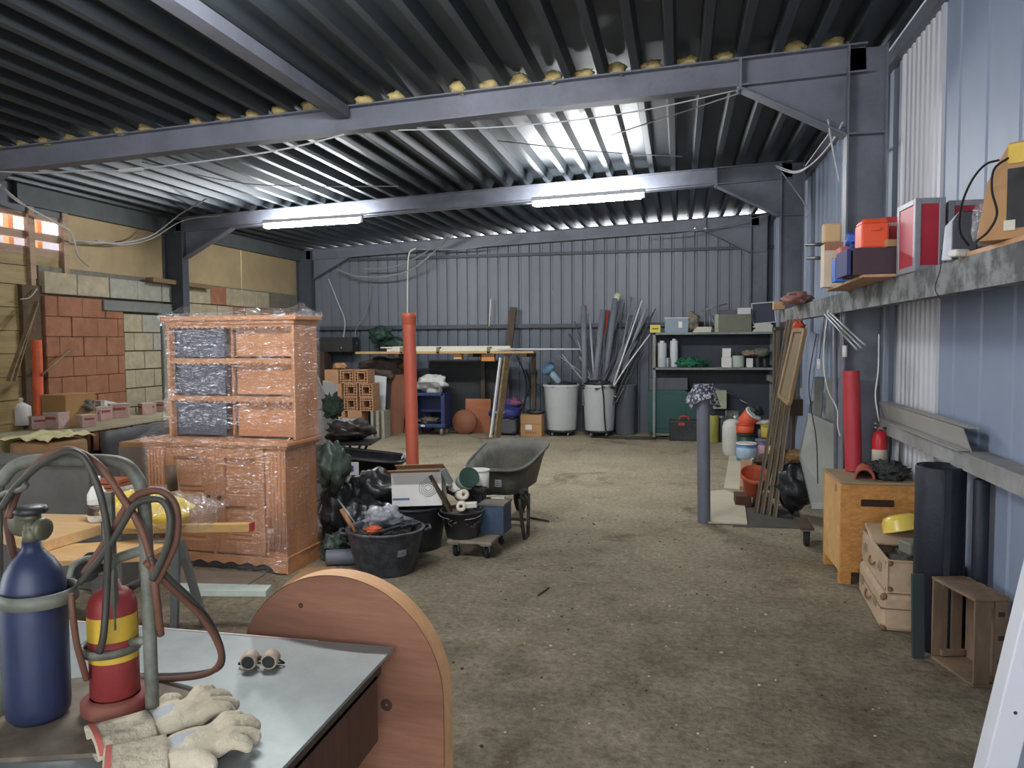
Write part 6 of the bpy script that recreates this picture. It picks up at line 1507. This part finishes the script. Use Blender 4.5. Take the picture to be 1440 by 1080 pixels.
# round disc, orange sheet, blue machine, carton
t = thing('round_tabletop', 'round brown wooden disc standing on edge under the rack', 'disc', (at(653,585,Y=12.75).x,12.75,.212), 0, None, (radians(-8),0,0))
MB().lathe([(.0001,-.015),(.20,-.015),(.21,-.006),(.21,.012),(.0001,.015)], 48, 0, RX(pi/2)).build('disc_face', wood('disc_wood', (142,92,68), (116,70,50), 'X'), t)
MB().lathe([(.207,-.018),(.213,-.018),(.213,.016),(.207,.016),(.207,-.018)], 48, 0, RX(pi/2)).build('rim_band', M_bb, t)
hbox('orange_sheet', 655, 561, 690, 607, 12.95, .03, wood('orange_sheet', (176,112,80), (150,90,62), 'X'), 'orange-brown sheet behind the round wooden disc', 'board', z=0)
bm2 = thing('blue_machine', 'dark blue machine with a white stripe between disc and carton under the rack', 'machine', (at(709,600,Y=12.75).x,12.78,0))
MB().box((0,0,.16),(.46,.3,.26)).build('machine_body', M_pd, bm2, bevel=.03)
m = MB(); m.blob((0,0,.37),(.27,.18,.14),.12,2,24,0,3,None,-.12); m.build('hood', mat('royal_blue_hood', (44,54,112), rough=.4, var=.15), bm2)
MB().box((-.05,-.19,.40),(.18,.012,.03)).build('white_stripe', M_paper, bm2); MB().box((.16,-.155,.30),(.10,.04,.04)).build('grip', M_rubber, bm2, bevel=.01)
for s in (-1,1): MB().lathe([(.0001,-.02),(.05,-.02),(.055,0),(.05,.02),(.0001,.02)], 16, 0, TR(s*.19,-.1,.056) @ RY(pi/2)).build('wheel', M_rubber, bm2)
crumple('blue_red_bag', at(720,566,Y=13.0), (.16,.1,.09), mat('blue_red_bag', (70,62,112), rough=.6, var=.3, scale=14, c2=(150,66,70), amt=.7, s2=8), 'blue and red bag on the right of the blue machine', 'bag', 57, .3)
cbx = thing('brown_carton', 'brown cardboard carton with a white label left of the bins', 'carton', (at(748,610,Y=12.6).x,12.66,0))
MB().box((0,0,.18),(.36,.28,.36)).build('carton_body', M_card, cbx, bevel=.006)
MB().box((0,-.142,.215),(.36,.003,.006)).build('tape_line', mat('dark_card_line', (120,88,58), rough=.9), cbx)
MB().box((-.04,-.143,.165),(.11,.003,.085)).build('white_label', M_paper, cbx)
for k, (x, w) in enumerate(((-.09,.03),(-.05,.03),(-.01,.03),(.03,.035),(.075,.03))):
    m = MB(); m.box((x,-.143,.075),(w*.25,.002,.03)); m.box((x+w*.4,-.143,.075),(w*.2,.002,.03)); m.box((x+w*.2,-.143,.075+.012*(1 if k % 2 else -1)),(w*.5,.002,.007)); m.build('print_mark', mat('carton_print', (120,84,56), rough=.9), cbx)
m = MB(); m.bar((0,-.14,.36),(0,-.02,.372),.36,.006); m.bar((0,.14,.36),(0,.02,.372),.36,.006); m.build('flap', M_card, cbx)
crumple('black_scrap', (cbx.location.x+.05,12.66,.40), (.14,.08,.04), M_blackp, 'dark scrap lying on top of the brown carton', 'scrap', 58, .4, 4)
for k, (a, b) in enumerate((((727,500),(735,590)),((740,520),(730,585)),((752,515),(738,560)))):
    hose(f'dark cable looping down the back wall left of the bins, '+('left','middle','right')[k]+' of three', [(a[0],a[1],13.2),((a[0]+b[0])/2+9,(a[1]+b[1])/2-8,13.1),(b[0],b[1],13.05)], M_rubber, .012, 'dark_cable', 'cable', 'dark cables by the bins')

# ---- hollow bricks
M_hb = mat('hollow_clay', (184,142,108), rough=.9, var=.15, scale=10, bump=.2, c2=(164,120,88), amt=.5)
M_cb2 = mat('concrete_block', (158,152,138), rough=.95, var=.12, scale=12, bump=.3)
def hollow(w, d, h, big=True):
    m = MB(); t_ = .016
    xs = [-w/2, -w/2+.045, w/2-.045, w/2]
    for s in (-1,1): m.box((s*(w/2-t_/2),0,0),(t_,d,h)); m.box((0,0,s*(h/2-t_/2)),(w-2*t_,d,t_))
    for s in (-1,1):
        m.box((s*(w/2-.055),0,0),(t_*.8,d,h-2*t_)); m.box((0,0,s*(h/2-.05)),(w-.11-t_,d,t_*.8))
    for k in range(4):
        z = -h/2+h*(k+1)/5
        for s in (-1,1): m.box((s*(w/2-.034),0,z),(.03,d,.012))
    for k in range(3):
        x = (-1+k)*(w-.12)/3.2
        for s in (-1,1): m.box((x,0,s*(h/2-.032)),(.012,d,.024))
    m.box((0,d*.38,0),(w-.02,.012,h-.02))
    return m
proto = None
def brick(px, py, Y=12.05, solid_=False, rz=0):
    global proto
    p = at(px, py, Y=Y)
    if solid_:
        return tag(MB().box((0,0,0),(.245,.30,.225)).build('hollow_brick', M_hb, None, p, (0,0,rz), bevel=.003), 'clay building brick in the stack left of the orange pipe, its plain side showing', 'brick', 'plain-faced bricks in the stack')
    if proto is None: proto = tag(hollow(.235,.30,.225).build('hollow_brick', M_hb, None, p, (0,0,rz)), 'hollow clay brick in the stack left of the orange pipe, its holes showing', 'brick', 'hollow bricks in the stack'); return proto
    o = proto.copy(); COL.objects.link(o); o.location = p; o.rotation_euler = (0,0,rz); return o
for px, py in ((495,514),(501,535),(520,535),(501,556),(521,556)): pass
zb_ = [0.44+.23*k for k in range(4)]
def bz(px, z, **k):
    p = at(px, 550, Y=12.05); o = brick(px, 550, **k); o.location.z = z; return o
bz(498, .115+.455, ); bz(520, .115+.455)
bz(498, .115+.685); bz(511, .115+.685) if False else bz(519.5, .115+.685)
bz(493, .115+.915); bz(513, .115+.915)
bz(472, .115+.915, solid_=True); bz(476, .115+.685, solid_=True); bz(477, .115+.455, solid_=True); bz(478, .115+1.145-.02+.02, solid_=True) if False else None
for px, z in ((503,.115),(503,.345),(480,.115),(480,.345)): bz(px, z, solid_=True)
def cblock(px, z):
    t = thing('concrete_block', 'grey concrete block at the right foot of the brick stack', 'block', (at(px,600,Y=12.0).x,12.05,z), 0, 'grey concrete blocks')
    m = MB(); w, d, h = .23,.28,.225
    for s in (-1,0,1): m.box((s*(w/2-.018),0,h/2),(.036,d,h))
    m.box((0,.0,h/2),(w-.04,.05,h)); m.box((0,d/2-.02,h/2),(w-.04,.04,h)); m.build('block_body', M_cb2, t); return t
cblock(534, .002); cblock(534, .23)
crumple('brown_lump', at(478,499,Y=12.05)*Vector((1,1,0))+Vector((0,0,1.19)), (.12,.12,.06), M_card, 'small brown lump on top of the brick stack', 'lump', 61, .3)
hbox('pale_block', 492, 583, 506, 592, 11.8, .12, M_cream, 'pale block leaning at the foot of the brick stack', 'block', z=.47) if False else None
lean('white_board', [(521,613),(540,614),(544,530),(522,527)], [12.35,12.35,12.6,12.6], .012, M_bin, 'white board standing right of the hollow bricks under the rack', 'board')
lean('white_board', [(452,664),(474,666),(474,540),(455,535)], [8.6,8.5,8.7,8.8], .012, M_bin, 'narrow white board behind the grey board by the wrapped cabinet', 'board')
lean('grey_board', [(446,712),(494,714),(478,600),(444,522),(437,522)], [7.3,7.15,7.3,7.5,7.52], .015, M_gboard, 'grey board leaning behind the right edge of the wrapped cabinet', 'board')
lean('green_board', [(480,700),(505,702),(472,565),(462,565)], [7.7,7.6,7.8,7.82], .015, mat('pale_green_board', (170,188,170), rough=.8), 'pale green board leaning just right of the grey board', 'board')
hbox('dark_crate', 445, 474, 495, 495, 13.0, .3, mat('very_dark_crate', (52,52,54), rough=.8, var=.2), 'dark crate on the back wall left of the rack planks', 'crate')
hbox('dark_box', 440, 495, 456, 528, 12.9, .3, mat('dark_brown_box', (72,56,48), rough=.85, var=.2), 'dark brown box left of the clay bricks behind the cabinet', 'box', z=.0)
crumple('dark_green_heap', at(535,470,Y=13.0), (.2,.14,.14), M_dkgreen, 'dark green heap at the back left of the rack planks', 'heap', 67, .35)
crumple('dark_foliage', at(558,485,Y=13.05), (.2,.12,.12), M_dkgreen, 'second dark green heap nearer the orange pipe at the back wall', 'heap', 68, .35)
crumple('grey_tarp', (at(535,515,Y=12.9).x,12.95,1.11), (.38,.2,.20), mat('brown_grey_tarp', (92,82,76), rough=.85, var=.3, scale=8, bump=.4), 'brown-grey tarpaulin bundle behind the hollow bricks', 'tarpaulin', 69, .3, 2.6, None, -.19)
t = thing('back_ledge', 'dark low cupboard behind the brick stack carrying bundles', 'cupboard', (at(505,560,Y=12.95).x,12.98,0))
MB().box((0,0,.44),(1.3,.5,.88)).build('cupboard_body', M_pd, t, bevel=.006); MB().box((0,0,.89),(1.34,.54,.025)).build('cupboard_top', M_dkwood, t)
# ================================================================== cables, ropes and rods under the roof
M_cw = mat('white_cable', (176,178,180), rough=.5, var=.05)
M_cg = mat('grey_cable', (130,132,132), rough=.5, var=.1)
def cable(label, pts, r=.007, m=M_cw, name='cable'):
    out = []
    for a, b, Y in pts:
        while True:
            p = at(a, b, Y=Y)
            if p.z < roofz(p.x)-.03: break
            Y *= .985
        out.append((a, b, Y))
    pts = out
    return hose(label, pts, m, r, name, 'cable', None)
cable('white cable running along the underside of the near beam from the left edge', [(-30,240,5.7),(60,243,5.75),(120,240,5.78),(170,240,5.8),(270,229,5.8),(370,215,5.8),(430,203,5.8),(484,189,5.82)])
tag(MB().bar((0,0,0), at(200,238,Y=5.76)-at(168,241,Y=5.76), .03, .03).build('junction_sleeve', M_cw, None, at(168,241,Y=5.76)), 'thick white sleeve on the cable under the near beam', 'sleeve')
cable('white cable hanging along the right half of the near beam', [(560,183,5.8),(680,180,5.8),(800,170,5.8),(910,154,5.8),(1040,126,5.82)], .005)
cable('second cable rising to the right haunch of the near beam', [(860,190,7.5),(940,164,6.6),(1040,131,5.9)], .006, M_cg)
cable('white cable looping from the near haunch to the column', [(1185,172,5.8),(1166,205,6.2),(1140,232,6.8),(1118,243,7.6),(1096,237,8.5),(1090,232,9.2)], .007)
cable('second white cable looping below the first at the near column', [(1182,178,5.8),(1168,204,6.2),(1142,230,6.8),(1118,241,7.6),(1092,233,8.6)], .006)
cable('white cable end hanging below the haunch at the right', [(1164,168,5.85),(1172,215,5.85),(1181,257,5.85)], .006)
cable('pale cable dangling from the loop near the second right column', [(1100,243,8.9),(1120,270,9.2),(1136,295,9.35),(1134,306,9.35)], .008)
cable('grey wire running across the second roof bay', [(200,228,7.3),(330,256,7.6),(430,262,7.8),(560,262,8.0)], .005, M_cg, 'wire')
cable('wire stretched across the second roof bay to the right', [(700,198,7.4),(850,214,7.6),(960,220,7.8)], .005, M_cg, 'wire')
cable('thin wire linking the two lit tube lamps', [(508,304,9.25),(590,298,9.25),(660,292,9.2),(748,286,9.1)], .008, M_cg, 'wire')
cable('pale double cable sagging from the left column to the roof', [(100,338,7.7),(140,341,8.0),(175,341,8.4),(215,330,8.9),(255,300,9.2),(290,280,9.3)], .009)
cable('pale cable beside the double one at the left column', [(135,338,8.0),(170,344,8.4),(212,336,8.9),(258,310,9.2),(310,303,9.3)], .008)
cable('white cable drooping over the lattice opening', [(-5,255,6.4),(20,280,6.8),(55,300,7.2),(95,322,7.6),(104,338,7.7),(110,360,7.7),(126,376,7.7)], .008)
cable('second white cable over the lattice opening', [(2,262,6.5),(40,292,7.0),(75,312,7.4),(100,326,7.65)], .006)
cable('pale wire curving at the foot of the lattice post', [(28,421,7.0),(42,418,7.1),(52,406,7.2)], .007)
cable('grey cable looping below the rear beam, outer loop', [(472,378,12.9),(500,388,12.9),(540,389,12.9),(580,378,12.9),(615,350,12.9),(636,330,12.95)], .014, M_cg)
cable('grey cable looping below the rear beam, inner loop', [(510,378,12.9),(550,376,12.9),(590,360,12.9),(632,330,12.95)], .012, M_cg)
cable('grey cable running right from the loops below the rear beam', [(575,350,12.95),(640,351,12.95),(690,344,12.95),(718,330,12.95)], .012, M_cg)
cable('pale rope hanging down behind the orange pipe', [(585,349,12.9),(575,358,12.9),(573,400,12.9),(573,440,12.9),(571,485,12.9)], .012, M_cream, 'rope')
cable('pale cable hanging down the back wall towards the bricks', [(462,392,13.2),(475,425,13.2),(485,453,13.2),(480,490,13.0)], .012)
cable('grey cable hanging in a curve on the back wall', [(521,390,13.3),(520,420,13.3),(512,445,13.3),(500,465,13.3),(502,484,13.2)], .008, M_cg)
cable('thin line sagging under the rear beam at the right', [(905,332,12.9),(960,328,12.9),(1020,316,12.9),(1085,300,12.9)], .007, M_cg, 'wire')
for k, (px, lb) in enumerate(((978,'left'),(992,'right'))):
    p = at(px, 321, Y=12.85); t = thing('lamp_holder', f'small bright metal lamp holder on the line under the rear beam, {lb} of two', 'lamp holder', p)
    MB().lathe([(.0001,-.03),(.03,-.02),(.035,.0),(.02,.03),(.0001,.035)], 14).build('holder', mat('bright_metal', (220,226,232), rough=.2, metal=.7, var=.03), t)
for k, (a, b, lb) in enumerate((((1098,430),(1098,380),'x'),)):
    pass
stick('dark_bracket', at(1134,344,Y=5.75), at(1160,344,Y=5.4), .012, M_blkmetal, 'dark iron bracket on the wall left of the tan wooden block, upper one', 'bracket')
stick('dark_bracket', at(1136,363,Y=5.75), at(1160,363,Y=5.4), .012, M_blkmetal, 'dark iron bracket on the wall left of the cream carton, lower one', 'bracket')
